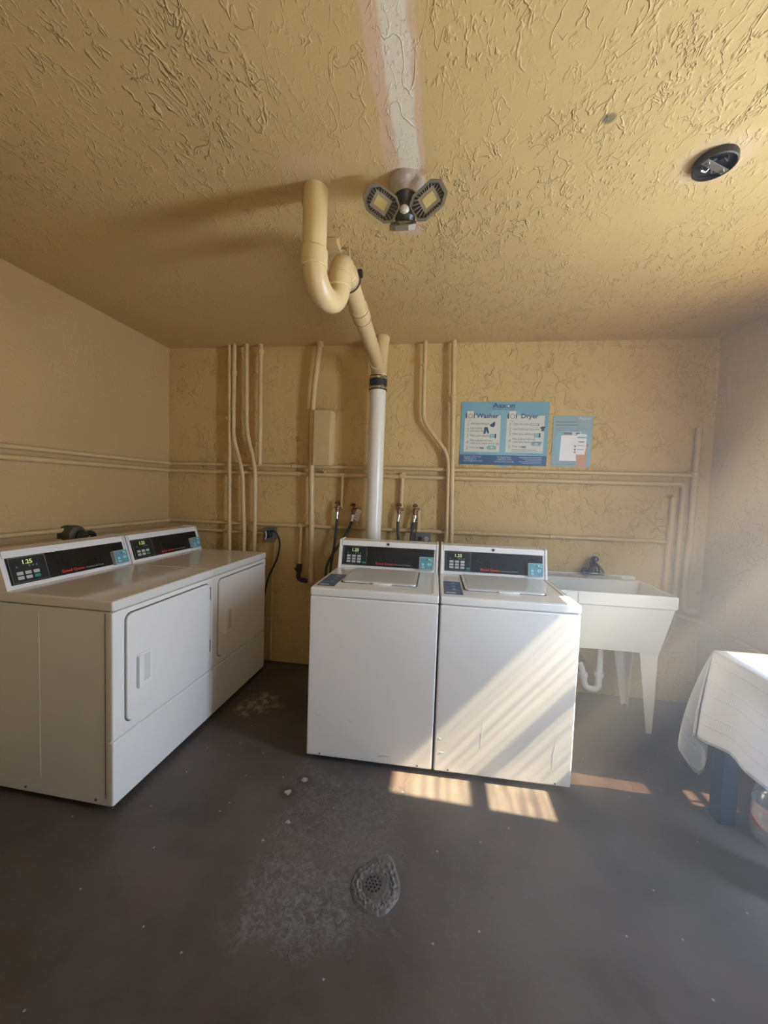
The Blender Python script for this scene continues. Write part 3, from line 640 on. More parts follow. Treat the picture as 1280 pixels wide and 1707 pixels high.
pipe('water_pipe', 'thick beige capped pipe standing nearest the right corner', [(3.951, -0.026, 1.915), (3.945, -0.026, 1.2), (3.925, -0.026, 0.66), (4.02, -0.03, 0.655)], 0.020, rad=0.04, group=rg, couplings=[(3.947, -0.026, 1.60, Z)])
pipe('water_pipe', 'beige capped riser nearest the sink tap', [(3.825, -0.024, 1.447), (3.808, -0.024, 0.62)], 0.018, group=rg)
pipe('water_pipe', 'beige pipe slanting from the corner along the right wall above the table', [(3.88, -0.024, 0.625), (4.036, -0.05, 0.60), (4.036, -1.4, 0.56)], 0.013, rad=0.04, group='low pipes on the right')
pipe('water_pipe', 'thin beige pipe low on the wall behind the sink legs', [(3.30, -0.018, 0.365), (3.95, -0.018, 0.37)], 0.010, group='low pipes on the right')
dg = 'short risers feeding the taps'
pipe('water_pipe', 'short beige drop from the pipe pair to the leftmost hose valve', [(1.490, -0.024, 1.545), (1.487, -0.024, 1.275)], 0.014, group=dg, couplings=[(1.49, -0.024, 1.53, X_)])
pipe('water_pipe', 'short beige drop from the pipe pair just right of the drain stack', [(1.952, -0.024, 1.560), (1.948, -0.024, 1.275)], 0.016, group=dg, couplings=[(1.952, -0.024, 1.533, X_)])
pipe('water_pipe', 'short beige riser under the paper-tagged valve', [(1.610, -0.024, 1.125), (1.606, -0.024, 1.265)], 0.013, group=dg)
pipe('water_pipe', 'short beige riser under the valve right of the drain stack', [(2.088, -0.024, 1.125), (2.084, -0.024, 1.285)], 0.013, group=dg)
gp = pipe('gas_pipe', 'beige drop pipe ending in a rusty elbow left of the washers', [(1.166, -0.024, 1.121), (1.160, -0.028, 0.80)], 0.014, group=dg)
b = MB(); b.tube(fillet([(1.160, -0.030, 0.815), (1.157, -0.045, 0.70), (1.232, -0.050, 0.690)], 0.03), 0.017, 'rust', 12); b.tube([(1.160, -0.03, 0.82), (1.158, -0.035, 0.76)], [0.021, 0.023], 'rust', 10)
b.tube([(1.15, -0.05, 0.77), (1.14, -0.075, 0.79)], 0.007, 'rust', 8); el = b.build('elbow_valve', gp); el['label'] = 'rusty dark elbow and valve'
pipe('conduit', 'slim beige conduit running from the grey outlet box down to the floor', [(0.955, -0.020, 1.0), (0.935, -0.020, 0.80), (0.930, -0.020, 0.02)], 0.011, group='slim conduits', clamps=[(0.930, -0.020, 0.36, Z)])

# ------------------------------------------------------------------ drain stack and trap
b = MB(); b.tube([(1.764, -0.150, 2.17), (1.764, -0.158, 0.0)], 0.0585, 'pvc', 28)
stk = b.build('drain_stack'); tag(stk, 'thick white plastic drain stack rising behind the left washer', 'drain pipe', 'drain pipes')
b = MB()
b.tube([(1.764, -0.150, 2.135), (1.764, -0.150, 2.235)], 0.064, 'rubber', 28); cp = b.build('rubber_coupling', stk); cp['label'] = 'black rubber sleeve'
for zz in (2.150, 2.220):
    b = MB(); b.tube([(1.764, -0.150, zz - 0.008), (1.764, -0.150, zz + 0.008)], 0.066, 'chrome', 28)
    b.box((1.80, -0.225, zz - 0.007), (1.815, -0.205, zz + 0.007), 'chrome', 0.002); c = b.build('hose_clamp', cp); c['label'] = 'steel band clamp'
b = MB()
rt = 0.0445
U0 = Vector((1.735, -1.500, 0)); U1 = Vector((1.786, -1.325, 0)); ud = U1 - U0
path = [U0 + Vector((0, 0, ZC)), U0 + Vector((0, 0, 2.40))]
for k in range(17):
    a = math.pi * k / 16
    path.append(U0 + ud * (0.5 - 0.5 * math.cos(a)) + Vector((0, 0, 2.262 - 0.098 * math.sin(a))))
hb = Vector((1.784, -1.225, 2.375))
for k in range(1, 13):
    a = math.pi / 2 * k / 12
    path.append(Vector((1.786 - 0.004 * k / 12, -1.325 + 0.095 * (1 - math.cos(a)), 2.285 + 0.095 * math.sin(a))))
end = Vector((1.770, -0.205, 2.300)); st = path[-1]
for k in range(1, 9): path.append(st.lerp(end, k / 8))
b.tube(path, rt, 'pipe_pale', 28)
trap = b.build('drain_trap'); tag(trap, 'thick beige drain pipe with a U bend hanging under the ceiling', 'drain pipe', 'drain pipes')
def sleeve(p0, p1, r, parent, name, mat='pipe_pale'):
    p0, p1 = Vector(p0), Vector(p1); d = (p1 - p0).normalized(); b = MB()
    b.tube([p0, p0 + d * 0.004, p1 - d * 0.004, p1], [r * 0.94, r, r, r * 0.94], mat, 28); return b.build(name, parent)
sleeve((1.735, -1.5, 2.30), (1.735, -1.5, 2.235), 0.0505, trap, 'trap_collar')
sleeve((1.785, -1.327, 2.245), (1.785, -1.322, 2.30), 0.0495, trap, 'trap_collar')
sleeve(st.lerp(end, 0.02), st.lerp(end, 0.10), 0.0495, trap, 'trap_collar')
c1 = sleeve(st.lerp(end, 0.29), st.lerp(end, 0.40), 0.050, trap, 'pipe_coupling')
b = MB()
for q in (0.30, 0.385):
    p0, p1 = st.lerp(end, q), st.lerp(end, q + 0.006); b.tube([p0, p1], 0.0512, 'paper_red', 28)
b.build('primer_ring', c1)
# wye fitting joining the trap to the stack
b = MB()
b.tube([(1.764, -0.150, 2.232), (1.766, -0.152, 2.30), (1.775, -0.150, 2.38), (1.784, -0.140, ZC)], [0.0575, 0.0575, 0.052, 0.052], 'pipe_pale', 28)
b.tube([end + Vector((0.002, -0.06, 0.005)), end + Vector((0.002, -0.055, 0.005)), (1.766, -0.150, 2.285)], [0.048, 0.056, 0.056], 'pipe_pale', 28)
wy = b.build('wye_fitting', stk); wy['label'] = 'beige Y-shaped fitting'
# hanger that holds the trap
hgr = thing('pipe_hanger', 'small rusty ring hanger holding the beige trap to the ceiling', 'pipe hanger', (1.78, -1.16, ZC))
b = MB(); ring = []
for k in range(25):
    a = 2 * math.pi * k / 24; ring.append((0.056 * math.cos(a), 0.0, -0.148 + 0.056 * math.sin(a)))
b.tube(ring, 0.0035, 'rust', 8, False); b.build('ring', hgr)
b = MB(); b.tube([(0, 0, 0), (0.004, 0, -0.05), (0, 0, -0.094)], 0.004, 'pipe', 8); b.build('rod', hgr)
b = MB(); b.box((0.045, -0.012, -0.135), (0.066, 0.012, -0.105), 'rust', 0.003); b.build('bolt', hgr)
b = MB(); b.box((1.665, -1.235, ZC - 0.030), (1.745, -1.165, ZC), 'pipe', 0.004); blk = b.build('mounting_block'); tag(blk, 'small beige painted block on the ceiling behind the trap', 'block')

# ------------------------------------------------------------------ wall box, outlets, posters
wb = thing('junction_box', 'tall beige painted metal box on the back wall', 'electrical box', (1.345, 0, 1.80))
b = MB(); b.box((-0.068, -0.10, -0.205), (0.068, 0.0, 0.208), 'pipe_pale', 0.003); b.build('box', wb)
b = MB(); b.box((-0.070, -0.106, -0.203), (0.056, -0.099, 0.206), 'pipe', 0.002); b.build('cover', wb)
for x, z in ((-0.045, 0.05), (0.03, -0.02), (-0.05, -0.03)):
    b = MB(); b.lathe([(0.006, 0), (0.006, 0.003), (0.0, 0.005)], 'pipe', 10, axis((x, -0.106, z), (0, -1, 0))); b.build('screw', wb)

ob = thing('electrical_outlet', 'grey outlet box with a plugged cord beside the far dryer', 'outlet', (0.912, 0, 1.04))
b = MB(); b.box((-0.045, -0.06, -0.055), (0.045, 0, 0.055), 'galv', 0.005); b.build('box', ob)
b = MB(); b.lathe([(0.030, 0), (0.030, 0.020), (0.022, 0.030), (0, 0.030)], 'rubber', 18, axis((0.002, -0.060, 0.005), (0, -1, 0))); b.build('plug', ob)
b = MB(); b.tube(spline([(-0.012, -0.088, 0.03), (0.0, -0.10, 0.0), (-0.01, -0.092, -0.03)]), 0.006, 'btn', 8); b.build('plug_strap', ob)
pc = MB(); pc.tube(spline([(0.92, -0.075, 1.06), (0.965, -0.07, 1.075), (0.995, -0.055, 1.02), (0.998, -0.04, 0.95), (0.985, -0.05, 0.86), (0.955, -0.05, 0.79), (0.90, -0.04, 0.66), (0.86, -0.06, 0.40)]), 0.007, 'rubber', 8)
tag(pc.build('power_cord'), 'black power cord looping down from the grey outlet box', 'cord')
o2 = thing('electrical_outlet', 'grey double outlet half hidden behind the left washer console', 'outlet', (2.125, 0, 1.075))
b = MB(); b.box((-0.058, -0.030, -0.045), (0.058, 0, 0.045), 'galv', 0.005); b.build('box', o2)
for k, (x, m) in enumerate(((-0.024, 'rubber'), (0.026, 'btn'))):
    b = MB(); b.prism(circle(0, 0, 0.017, 18), 0.004, m, axis((x, -0.030, -0.006), (0, -1, 0))); b.box((x - 0.008, -0.0355, -0.012), (x - 0.004, -0.033, 0.0), 'hole'); b.box((x + 0.004, -0.0355, -0.012), (x + 0.008, -0.033, 0.0), 'hole'); s = b.build('socket', o2)
    s['label'] = ('black socket', 'light grey socket')[k]
dr = thing('electrical_outlet', 'round dark receptacle on the left wall behind the near dryer', 'outlet', (0.036, -0.895, 1.085))
b = MB(); b.lathe([(0.058, -0.036), (0.060, 0.030), (0.056, 0.046), (0.046, 0.052), (0.0, 0.052)], 'receptacle', 28, axis((0, 0, 0), (1, 0, 0))); b.build('receptacle', dr)
b = MB(); b.lathe([(0.036, 0.050), (0.036, 0.066), (0.026, 0.080), (0.0, 0.082)], 'dark_metal', 20, axis((0, 0.012, -0.004), (1, 0, 0))); b.tube(spline([(0.06, 0.03, 0.0), (0.065, 0.07, 0.008), (0.06, 0.095, -0.02), (0.055, 0.10, -0.10)], 5), 0.016, 'rubber', 10); b.build('plug', dr)

def poster(name, label, x0, z0, x1, z1, draw, shear=0.0):
    o = Vector((x0, -0.002, z0)); u = Vector((shear, 0, z1 - z0))
    F = frame(o, (1, 0, 0), (0, 0, 1))
    b = MB(); draw(b, F, x1 - x0, z1 - z0)
    return tag(b.build(name, smooth=False), label, 'poster', 'laundry posters on the back wall')
def draw_big(b, F, w, h):
    b.prism([(0, 0), (w, 0), (w, h), (0, h)], 0.0015, 'poster_blue', F)
    def L(k): return F @ Matrix.Translation((0, 0, 0.0015 + 0.0004 * k))
    b.prism([(w * 0.5 + h * 0.46 * math.cos(R(a)), h * 0.44 + h * 0.46 * math.sin(R(a))) for a in range(0, 360, 10)], 0.0003, 'poster_pale', L(0))
    b.quad(0, 0, w, h * 0.158, 'poster_navy', L(1))
    T = lambda x, y, k=3: L(k) @ Matrix.Translation((x * w, y * h, 0))
    b.text('Aaxon', 0.050, 'poster_navy', T(0.362, 0.908), bold=0.02, width=w * 0.255)
    b.prism(circle(w * 0.541, h * 0.936, 0.0085, 14), 0.0003, 'poster_white', L(5))
    b.text('Your other laundry partner', 0.018, 'poster_navy', T(0.362, 0.872), width=w * 0.25)
    for x0, x1, ttl, tx in ((0.045, 0.460, 'Washer', 0.180), (0.530, 0.955, 'Dryer', 0.688)):
        b.quad(w * x0 + 0.004, h * 0.195, w * x1 + 0.004, h * 0.785, 'ink_teal', L(1))
        b.quad(w * x0, h * 0.205, w * x1, h * 0.79, 'poster_white', L(2))
        b.text(ttl, 0.044, 'poster_navy', T(tx, 0.748, 4), bold=0.03, width=w * (0.258 if ttl == 'Washer' else 0.195))
        ix = x0 + 0.062                                    # little machine drawing over a basket
        b.prism(circle(w * ix - 0.002, h * 0.775, 0.034, 18), 0.0003, 'ink_navy', L(3))
        b.quad(w * ix - 0.024, h * 0.725, w * ix + 0.024, h * 0.855, 'poster_white', L(4)); b.quad(w * ix - 0.038, h * 0.705, w * ix + 0.038, h * 0.735, 'poster_white', L(5))
        b.prism(circle(w * ix, h * 0.775, 0.017, 16), 0.0003, 'ink_red' if ttl == 'Washer' else 'ink_grey', L(5)); b.prism(circle(w * ix, h * 0.775, 0.0135, 16), 0.0003, 'poster_white', L(6))
    def item(x, y, n, lines, fs=0.023):
        b.text(n, 0.038, 'ink_mid', T(x, y - 0.025))
        for j, s in enumerate(lines): b.text(s, fs, 'ink_grey', T(x + 0.047, y + (0.018 if len(lines) > 1 else -0.006) - 0.044 * j), width=w * 0.0112 * len(s))
    a = 0.068
    item(a, 0.645, '1', ['Add liquid detergent']); item(a, 0.55, '2', ['Load clothes', 'and close lid']); item(a, 0.455, '3', ['Make cycle selections'])
    item(a, 0.355, '4', ['Make payment with coin,', 'credit card, Aaxon card or app']); item(a, 0.265, '5', ['Press start'])
    a = 0.556
    item(a, 0.645, '1', ['Clean lint screen']); item(a, 0.565, '2', ['Load clothes and close door']); item(a, 0.49, '3', ['Make cycle selections'])
    item(a, 0.385, '4', ['Make payment with coin,', 'credit card, Aaxon card or app']); item(a, 0.29, '5', ['Press start'])
    for k in range(2): b.quad(w * 0.60, h * (0.222 + 0.022 * k), w * (0.955 - 0.08 * k), h * (0.230 + 0.022 * k), 'ink_mid', L(3))
    b.prism([(w * .335, h * .63), (w * .355, h * .605), (w * .385, h * .60), (w * .40, h * .645), (w * .395, h * .695)], 0.0003, 'ink_navy', L(3))                               # bottle
    b.prism([(w * .275, h * .585), (w * .268, h * .495), (w * .292, h * .495), (w * .300, h * .55), (w * .315, h * .50), (w * .335, h * .505), (w * .315, h * .60), (w * .28, h * .60)], 0.0003, 'ink_navy', L(3))   # trousers
    for x0 in (0.345, 0.845):                                                                   # keypad drawings
        for i in range(3): b.quad(w * (x0 + 0.026 * i), h * (0.425 + 0.02 * (x0 > .5)), w * (x0 + 0.020 + 0.026 * i), h * (0.495 + 0.02 * (x0 > .5)), 'ink_navy' if i == 2 else 'ink_teal', L(3))
    for x0, y0 in ((0.33, 0.245), (0.835, 0.315)):
        b.prism(circle(w * x0, h * (y0 + 0.03), 0.012, 12), 0.0003, 'ink_teal', L(3)); b.quad(w * x0, h * y0, w * (x0 + 0.09), h * (y0 + 0.062), 'ink_teal', L(3)); b.quad(w * (x0 + 0.03), h * (y0 + 0.02), w * (x0 + 0.055), h * (y0 + 0.045), 'poster_white', L(4))
    for x0, y0 in ((0.235, 0.262), (0.715, 0.29)): b.quad(w * x0, h * (y0 - 0.01), w * (x0 + 0.045), h * (y0 + 0.018), 'ink_grey', L(3))
    b.quad(w * .80, h * .63, w * .895, h * .662, 'ink_grey', L(3)); b.quad(w * .805, h * .636, w * .885, h * .656, 'poster_white', L(4))        # lint screen
    b.prism([(w * .905, h * .60), (w * .925, h * .575), (w * .922, h * .545), (w * .955, h * .545), (w * .955, h * .585), (w * .975, h * .61), (w * .94, h * .625)], 0.0003, 'ink_navy', L(3))   # shirt
    for j, s in enumerate(['For Service: Call or Text', '1.800.826.1012 or', 'service@aaxon.com']): b.text(s, 0.020, 'ink_pale', T(0.05, 0.115 - 0.032 * j), width=w * (0.20, 0.15, 0.22)[j])
    for j, s in enumerate(['For Royal Service:', '1.800.826.1012', 'aaxonlaundry.com/royal']): b.text(s, 0.020, 'ink_pale', T(0.52, 0.115 - 0.036 * j), 'CENTER', width=w * (0.16, 0.17, 0.22)[j])
    for j in range(5): b.quad(w * (0.69 + 0.035 * (j % 3)), h * (0.128 - 0.024 * j), w * 0.945, h * (0.134 - 0.024 * j), 'ink_pale', L(3))
poster('poster', 'large blue poster with washer and dryer instructions on white cards', 2.368, 1.636, 2.984, 2.092, draw_big)
def draw_small(b, F, w, h):
    b.prism([(0, 0), (w, 0), (w, h), (0, h)], 0.0015, 'poster_teal', F)
    def L(k): return F @ Matrix.Translation((0, 0, 0.0015 + 0.0004 * k))
    b.prism([(w * 0.52 + w * 0.46 * math.cos(R(a)), h * 0.46 + w * 0.46 * math.sin(R(a))) for a in range(0, 360, 10)], 0.0003, 'poster_pale', L(0))
    T = lambda x, y, k=2: L(k) @ Matrix.Translation((x * w, y * h, 0))
    b.text('Aaxon', 0.036, 'poster_white', T(0.64, 0.92), bold=0.02, width=w * 0.31)
    for j, (ww, y) in enumerate(((0.53, 0.865), (0.58, 0.805), (0.77, 0.745), (0.70, 0.708))): b.quad(w * 0.06, h * y, w * (0.06 + ww), h * (y + 0.018), 'ink_grey' if j < 2 else 'ink_mid', L(2))
    b.prism([(w * .215, h * .095), (w * .75, h * .095), (w * .75, h * .60), (w * .26, h * .60)], 0.0003, 'ink_mid', L(1))
    b.prism([(w * .20, h * .11), (w * .76, h * .11), (w * .76, h * .61), (w * .22, h * .61)], 0.0003, 'label_white', L(2))
    b.prism([(w * .27, h * .61), (w * .74, h * .61), (w * .72, h * .685), (w * .28, h * .685)], 0.0003, 'poster_white', L(2))
    b.quad(w * .28, h * .627, w * .49, h * .675, 'ink_grey', L(3)); b.quad(w * .59, h * .620, w * .68, h * .67, 'ink_grey', L(3))
    b.prism([(w * .64, 0), (w * .88, 0), (w * .885, h * .30), (w * .93, h * .44), (w * .90, h * .46), (w * .84, h * .36), (w * .62, h * .24)], 0.0003, 'skin_print', L(3))
    b.prism(rrect(w * .615, h * .24, w * .865, h * .64, 0.008, 3), 0.0003, 'label_white', L(4))
    b.quad(w * .635, h * .562, w * .855, h * .592, 'ink_teal', L(5)); b.quad(w * .67, h * .48, w * .81, h * .50, 'ink_grey', L(5)); b.quad(w * .65, h * .41, w * .82, h * .422, 'ink_mid', L(5)); b.quad(w * .65, h * .33, w * .80, h * .342, 'ink_mid', L(5))
    b.prism([(w * .835, h * .24), (w * .88, h * .24), (w * .915, h * .42), (w * .885, h * .43), (w * .86, h * .36)], 0.0003, 'skin_print', L(6))
    for y in (0.40, 0.335, 0.285): b.prism(circle(w * .585, h * y, 0.0065, 8), 0.0003, 'ink_red', L(5))
    b.quad(w * .885, h * .40, w * .905, h * .45, 'ink_red', L(7)); b.quad(w * .03, h * .035, w * .58, h * .05, 'ink_mid', L(2))
poster('poster', 'small blue poster of a hand with a phone before a washer', 3.017, 1.637, 3.282, 1.997, draw_small)

# ------------------------------------------------------------------ hose valves, hoses and tags
def hose_bib(label, x, z, lever):
    t = thing('hose_valve', label, 'valve', (x, -0.03, z), 0, 'hose valves above the washers')
    b = MB(); b.tube([(0.028 * lever, 0.006, 0.0), (0, -0.012, 0.0), (0, -0.026, -0.012)], 0.013, 'brass', 12)
    b.tube([(0, -0.020, 0.0), (0, -0.024, -0.045)], [0.015, 0.012], 'brass', 12); b.build('valve_body', t)
    b = MB(); b.tube([(0, -0.012, 0.0), (0, -0.020, 0.034)], 0.006, 'brass', 8); b.lathe([(0.0, 0), (0.017, 0.001), (0.018, 0.006), (0.006, 0.008), (0, 0.009)], 'brass', 14, axis((0, -0.020, 0.032), (0, -0.4, 1)))
    b.tube([(-0.02, -0.022, 0.028), (0.02, -0.022, 0.028)], 0.005, 'rust', 8); b.build('valve_handle', t)
    b = MB(); b.tube([(0, -0.024, -0.040), (0, -0.024, -0.060)], 0.016, 'chrome', 14); b.build('hose_nut', t)
    return t
hose_bib('brass hose valve furthest left, fed by a pipe from above', 1.462, 1.285, 1)
hose_bib('brass hose valve with a white paper tag, left of the drain stack', 1.586, 1.270, 1)
hose_bib('brass hose valve just right of the drain stack', 1.938, 1.285, 1)
hose_bib('brass hose valve furthest right with a faded strip hanging', 2.058, 1.285, 1)
def hose(label, pts):
    b = MB(); P = spline(pts, 10); b.tube(P, 0.0105, 'hose', 12); o = b.build('washer_hose'); tag(o, label, 'hose', 'washer supply hoses')
    b = MB(); d = (P[3] - P[0]).normalized(); b.tube([P[0], P[0] + d * 0.042], 0.0125, 'chrome', 12); c = b.build('hose_ferrule', o); c['label'] = 'bright metal ferrule'
    return o
hose('black hose dropping straight from the leftmost valve past the left washer', [(1.462, -0.054, 1.235), (1.460, -0.055, 1.12), (1.452, -0.075, 0.98), (1.445, -0.12, 0.86), (1.45, -0.17, 0.74)])
hose('black hose slanting left from the paper-tagged valve', [(1.586, -0.054, 1.220), (1.575, -0.06, 1.16), (1.525, -0.10, 1.04), (1.470, -0.14, 0.95), (1.425, -0.17, 0.84), (1.43, -0.20, 0.72)])
hose('short curved black hose just right of the drain stack', [(1.938, -0.054, 1.235), (1.933, -0.055, 1.16), (1.945, -0.08, 1.06), (1.965, -0.15, 0.94)])
hose('black hose furthest right, dropping behind the left washer console', [(2.058, -0.054, 1.235), (2.044, -0.056, 1.15), (2.036, -0.07, 1.04), (2.04, -0.12, 0.90)])
b = MB(); F = frame((1.590, -0.062, 1.195), (0.95, 0, -0.30), (0.30, 0, 0.95)); b.prism(rrect(0.0, 0.0, 0.040, 0.085, 0.004, 2), 0.001, 'paper', F)
for k in range(3): b.quad(0.008, 0.016 + 0.018 * k, 0.032, 0.022 + 0.018 * k, 'paper_red' if k == 0 else 'ink_mid', F @ Matrix.Translation((0, 0, 0.001)))
tag(b.build('paper_tag'), 'white paper tag hanging on the valve left of the drain stack', 'tag', 'valve tags')
b = MB(); F = frame((2.078, -0.050, 1.120), (1, 0, 0), (-0.05, 0, 1)); b.prism([(0, 0), (0.028, 0), (0.022, 0.10), (0.012, 0.155), (0.002, 0.155), (0.006, 0.09)], 0.001, 'pipe_pale', F)
tag(b.build('paper_tag'), 'long faded beige strip hanging from the rightmost hose valve', 'tag', 'valve tags')

# ------------------------------------------------------------------ ceiling lamp and open ceiling box
lamp = thing('ceiling_lamp', 'grey folding lamp with three panels screwed into a ceiling socket', 'lamp', (2.070, -1.50, ZC))
b = MB(); b.lathe([(0.062, 0.0), (0.063, -0.010), (0.058, -0.022), (0.044, -0.034), (0.040, -0.050), (0.0, -0.050)], 'lamp_white', 32); b.build('socket', lamp)
b = MB(); b.lathe([(0.036, -0.050), (0.044, -0.058), (0.040, -0.064), (0.027, -0.080), (0.026, -0.105), (0.034, -0.118), (0.036, -0.130), (0.024, -0.146), (0.016, -0.150), (0.0, -0.150)], 'lamp_dark', 28); b.build('lamp_body', lamp)
b = MB(); b.lathe([(0.017, 0.0), (0.016, 0.006), (0.010, 0.013), (0.0, 0.016)], 'lens', 18, axis((0.0, -0.030, -0.117), (0, -1, -0.25))); b.build('motion_sensor', lamp)
def lamp_panel(F):
    """fin panel in local x (outwards) / y; z = lit side"""
    outl = [(0.0, -0.026), (0.026, -0.044), (0.100, -0.044), (0.128, -0.022), (0.128, 0.022), (0.100, 0.044), (0.026, 0.044), (0.0, 0.026)]
    inn = [(0.012 + (x - 0.012) * 0.86 + 0.004, y * 0.84) for x, y in outl]
    led = rrect(0.045, -0.015, 0.088, 0.015, 0.003, 2)
    b = MB()
    n = len(outl); vs = []
    for z in (-0.007, 0.008):
        vs += [(x, y, z) for x, y in outl] + [(x, y, z) for x, y in inn]
    fs = []
    for i in range(n):
        j = (i + 1) % n
        fs += [(i, j, 2 * n + j, 2 * n + i), (n + j, n + i, 3 * n + i, 3 * n + j), (2 * n + i, 2 * n + j, 3 * n + j, 3 * n + i), (j, i, n + i, n + j)]
    b.raw(vs, fs, 'lamp_grey', F)
    # radiating ribs
    def rim(ang, P, c=(0.066, 0.0)):
        d = (math.cos(ang), math.sin(ang)); best = None
        for i in range(len(P)):
            a, q = P[i], P[(i + 1) % len(P)]; ex, ey = q[0] - a[0], q[1] - a[1]; det = d[0] * (-ey) + d[1] * ex
            if abs(det) < 1e-9: continue
            rx, ry = a[0] - c[0], a[1] - c[1]; t = (rx * (-ey) + ry * ex) / det; u = (d[0] * ry - d[1] * rx) / det
            if t > 0 and -1e-6 <= u <= 1 + 1e-6 and (best is None or t < best): best = t
        return (c[0] + d[0] * best, c[1] + d[1] * best)
    sq = [(0.034, -0.026), (0.098, -0.026), (0.098, 0.026), (0.034, 0.026)]
    for k in range(26):
        a = 2 * math.pi * (k + 0.5) / 26; p, q = rim(a, sq), rim(a, [(x * 1.0, y) for x, y in inn]); 
        b.tube([(p[0], p[1], 0.000), (q[0], q[1], 0.001)], 0.0021, 'lamp_grey', 6, M4=F)
    b.prism(inn, 0.002, 'lamp_dark', F, z0=-0.007)
    o = b.build('lamp_panel', lamp)
    b = MB(); b.prism([(0.034, -0.026), (0.098, -0.026), (0.098, 0.026), (0.034, 0.026)], 0.005, 'lamp_plate', F, z0=-0.004); b.build('reflector', o)
    b = MB(); b.prism(led, 0.0015, 'led', F, z0=0.001); k = b.build('led_chip', o); k['label'] = 'yellow light chip'
    return o
lamp_panel(frame((-0.030, -0.012, -0.120), (-0.84, -0.25, 0.50), (0.35, -0.35, 0.87)) @ Matrix.Rotation(math.pi, 4, 'X'))
lamp_panel(frame((0.030, -0.012, -0.120), (0.84, -0.25, 0.50), (-0.35, -0.35, 0.87)))
lamp_panel(frame((0.0, -0.012, -0.150), (0.02, -0.77, -0.64), (1, 0.02, 0.0)))
b = MB(); b.tube([(0, 0, -0.140), (0, -0.008, -0.152)], 0.012, 'lamp_dark', 10); b.build('panel_hinge', lamp)

cb = thing('ceiling_box', 'open round metal electrical box in the ceiling on the right', 'electrical box', (3.067, -1.492, ZC))
b = MB(); b.lathe([(0.058, 0.0), (0.060, -0.004), (0.060, -0.022), (0.056, -0.024), (0.054, -0.020), (0.054, -0.006), (0.0, -0.005)], 'dark_metal', 32); b.build('box', cb)
b = MB(); b.box((-0.052, -0.012, -0.024), (0.052, 0.010, -0.021), 'steel', 0.001, M4=Matrix.Rotation(0.5, 4, 'Z')); b.build('strap', cb)
for k, (x, y) in enumerate(((-0.025, 0.022), (0.022, -0.024), (0.02, 0.028), (-0.028, -0.022))):
    b = MB(); b.tube(spline([(x, y, -0.006), (x * 1.2, y * 0.7, -0.018), (x * 0.5, y * 1.1, -0.016), (x * 0.2, y * 0.4, -0.008)], 5), 0.0035, ('steel', 'rubber')[k % 2], 6); b.build('wire', cb)
for x in (-0.036, 0.036):
    b = MB(); b.lathe([(0.006, 0), (0.006, -0.005), (0, -0.006)], 'chrome', 10, Matrix.Translation((x * 0.88, x * 0.48, -0.024))); b.build('screw', cb)

# ------------------------------------------------------------------ utility sink
sink = thing('utility_sink', 'off-white freestanding laundry tub on tapered legs in the right corner', 'sink', (3.325, -0.265, 0))
X0, X1, Y0, Y1 = -0.355, 0.307, -0.240, 0.255
def ring(x0, x1, y0, y1, z): return [(x0, y0, z), (x1, y0, z), (x1, y1, z), (x0, y1, z)]
loops = [ring(-0.305, 0.245, -0.200, 0.20, 0.500), ring(-0.346, 0.298, -0.232, 0.25, 0.782), ring(X0, X1, Y0, Y1, 0.784), ring(X0, X1, Y0, Y1, 0.860),
         ring(X0 + 0.018, X1 - 0.018, Y0 + 0.018, Y1 - 0.085, 0.860), ring(X0 + 0.026, X1 - 0.026, Y0 + 0.024, Y1 - 0.092, 0.80), ring(-0.285, 0.225, -0.180, 0.14, 0.520)]
vs = [p for l in loops for p in l]; fs = [(3, 2, 1, 0)]
for k in range(len(loops) - 1):
    for i in range(4):
        j = (i + 1) % 4; fs.append((k * 4 + i, k * 4 + j, (k + 1) * 4 + j, (k + 1) * 4 + i))
fs.append(tuple((len(loops) - 1) * 4 + i for i in range(4)))
bm_ = bmesh.new(); vv = [bm_.verts.new(p) for p in vs]
for f in fs: bm_.faces.new([vv[i] for i in f])
bm_.normal_update(); bmesh.ops.bevel(bm_, geom=[e for e in bm_.edges], offset=0.006, segments=2, profile=0.5, affect='EDGES')
b = MB(); b.bm(bm_, 'tub'); b.build('basin', sink)
b = MB(); b.box((X0 + 0.11, Y0 - 0.0015, 0.786), (X0 + 0.112, Y0 + 0.001, 0.858), 'gap'); b.build('front_seam', sink)
b = MB(); b.box((X0, Y1 - 0.030, 0.858), (X1 - 0.02, Y1 + 0.005, 0.885), 'tub', 0.006)
b.tube([(X0 + 0.01 + 0.028 * k, Y1 - 0.038 + 0.004 * math.sin(k * 2.3), 0.868) for k in range(20)], [0.011 + 0.003 * math.sin(k * 1.7) for k in range(20)], 'caulk', 8); b.build('back_ledge', sink)
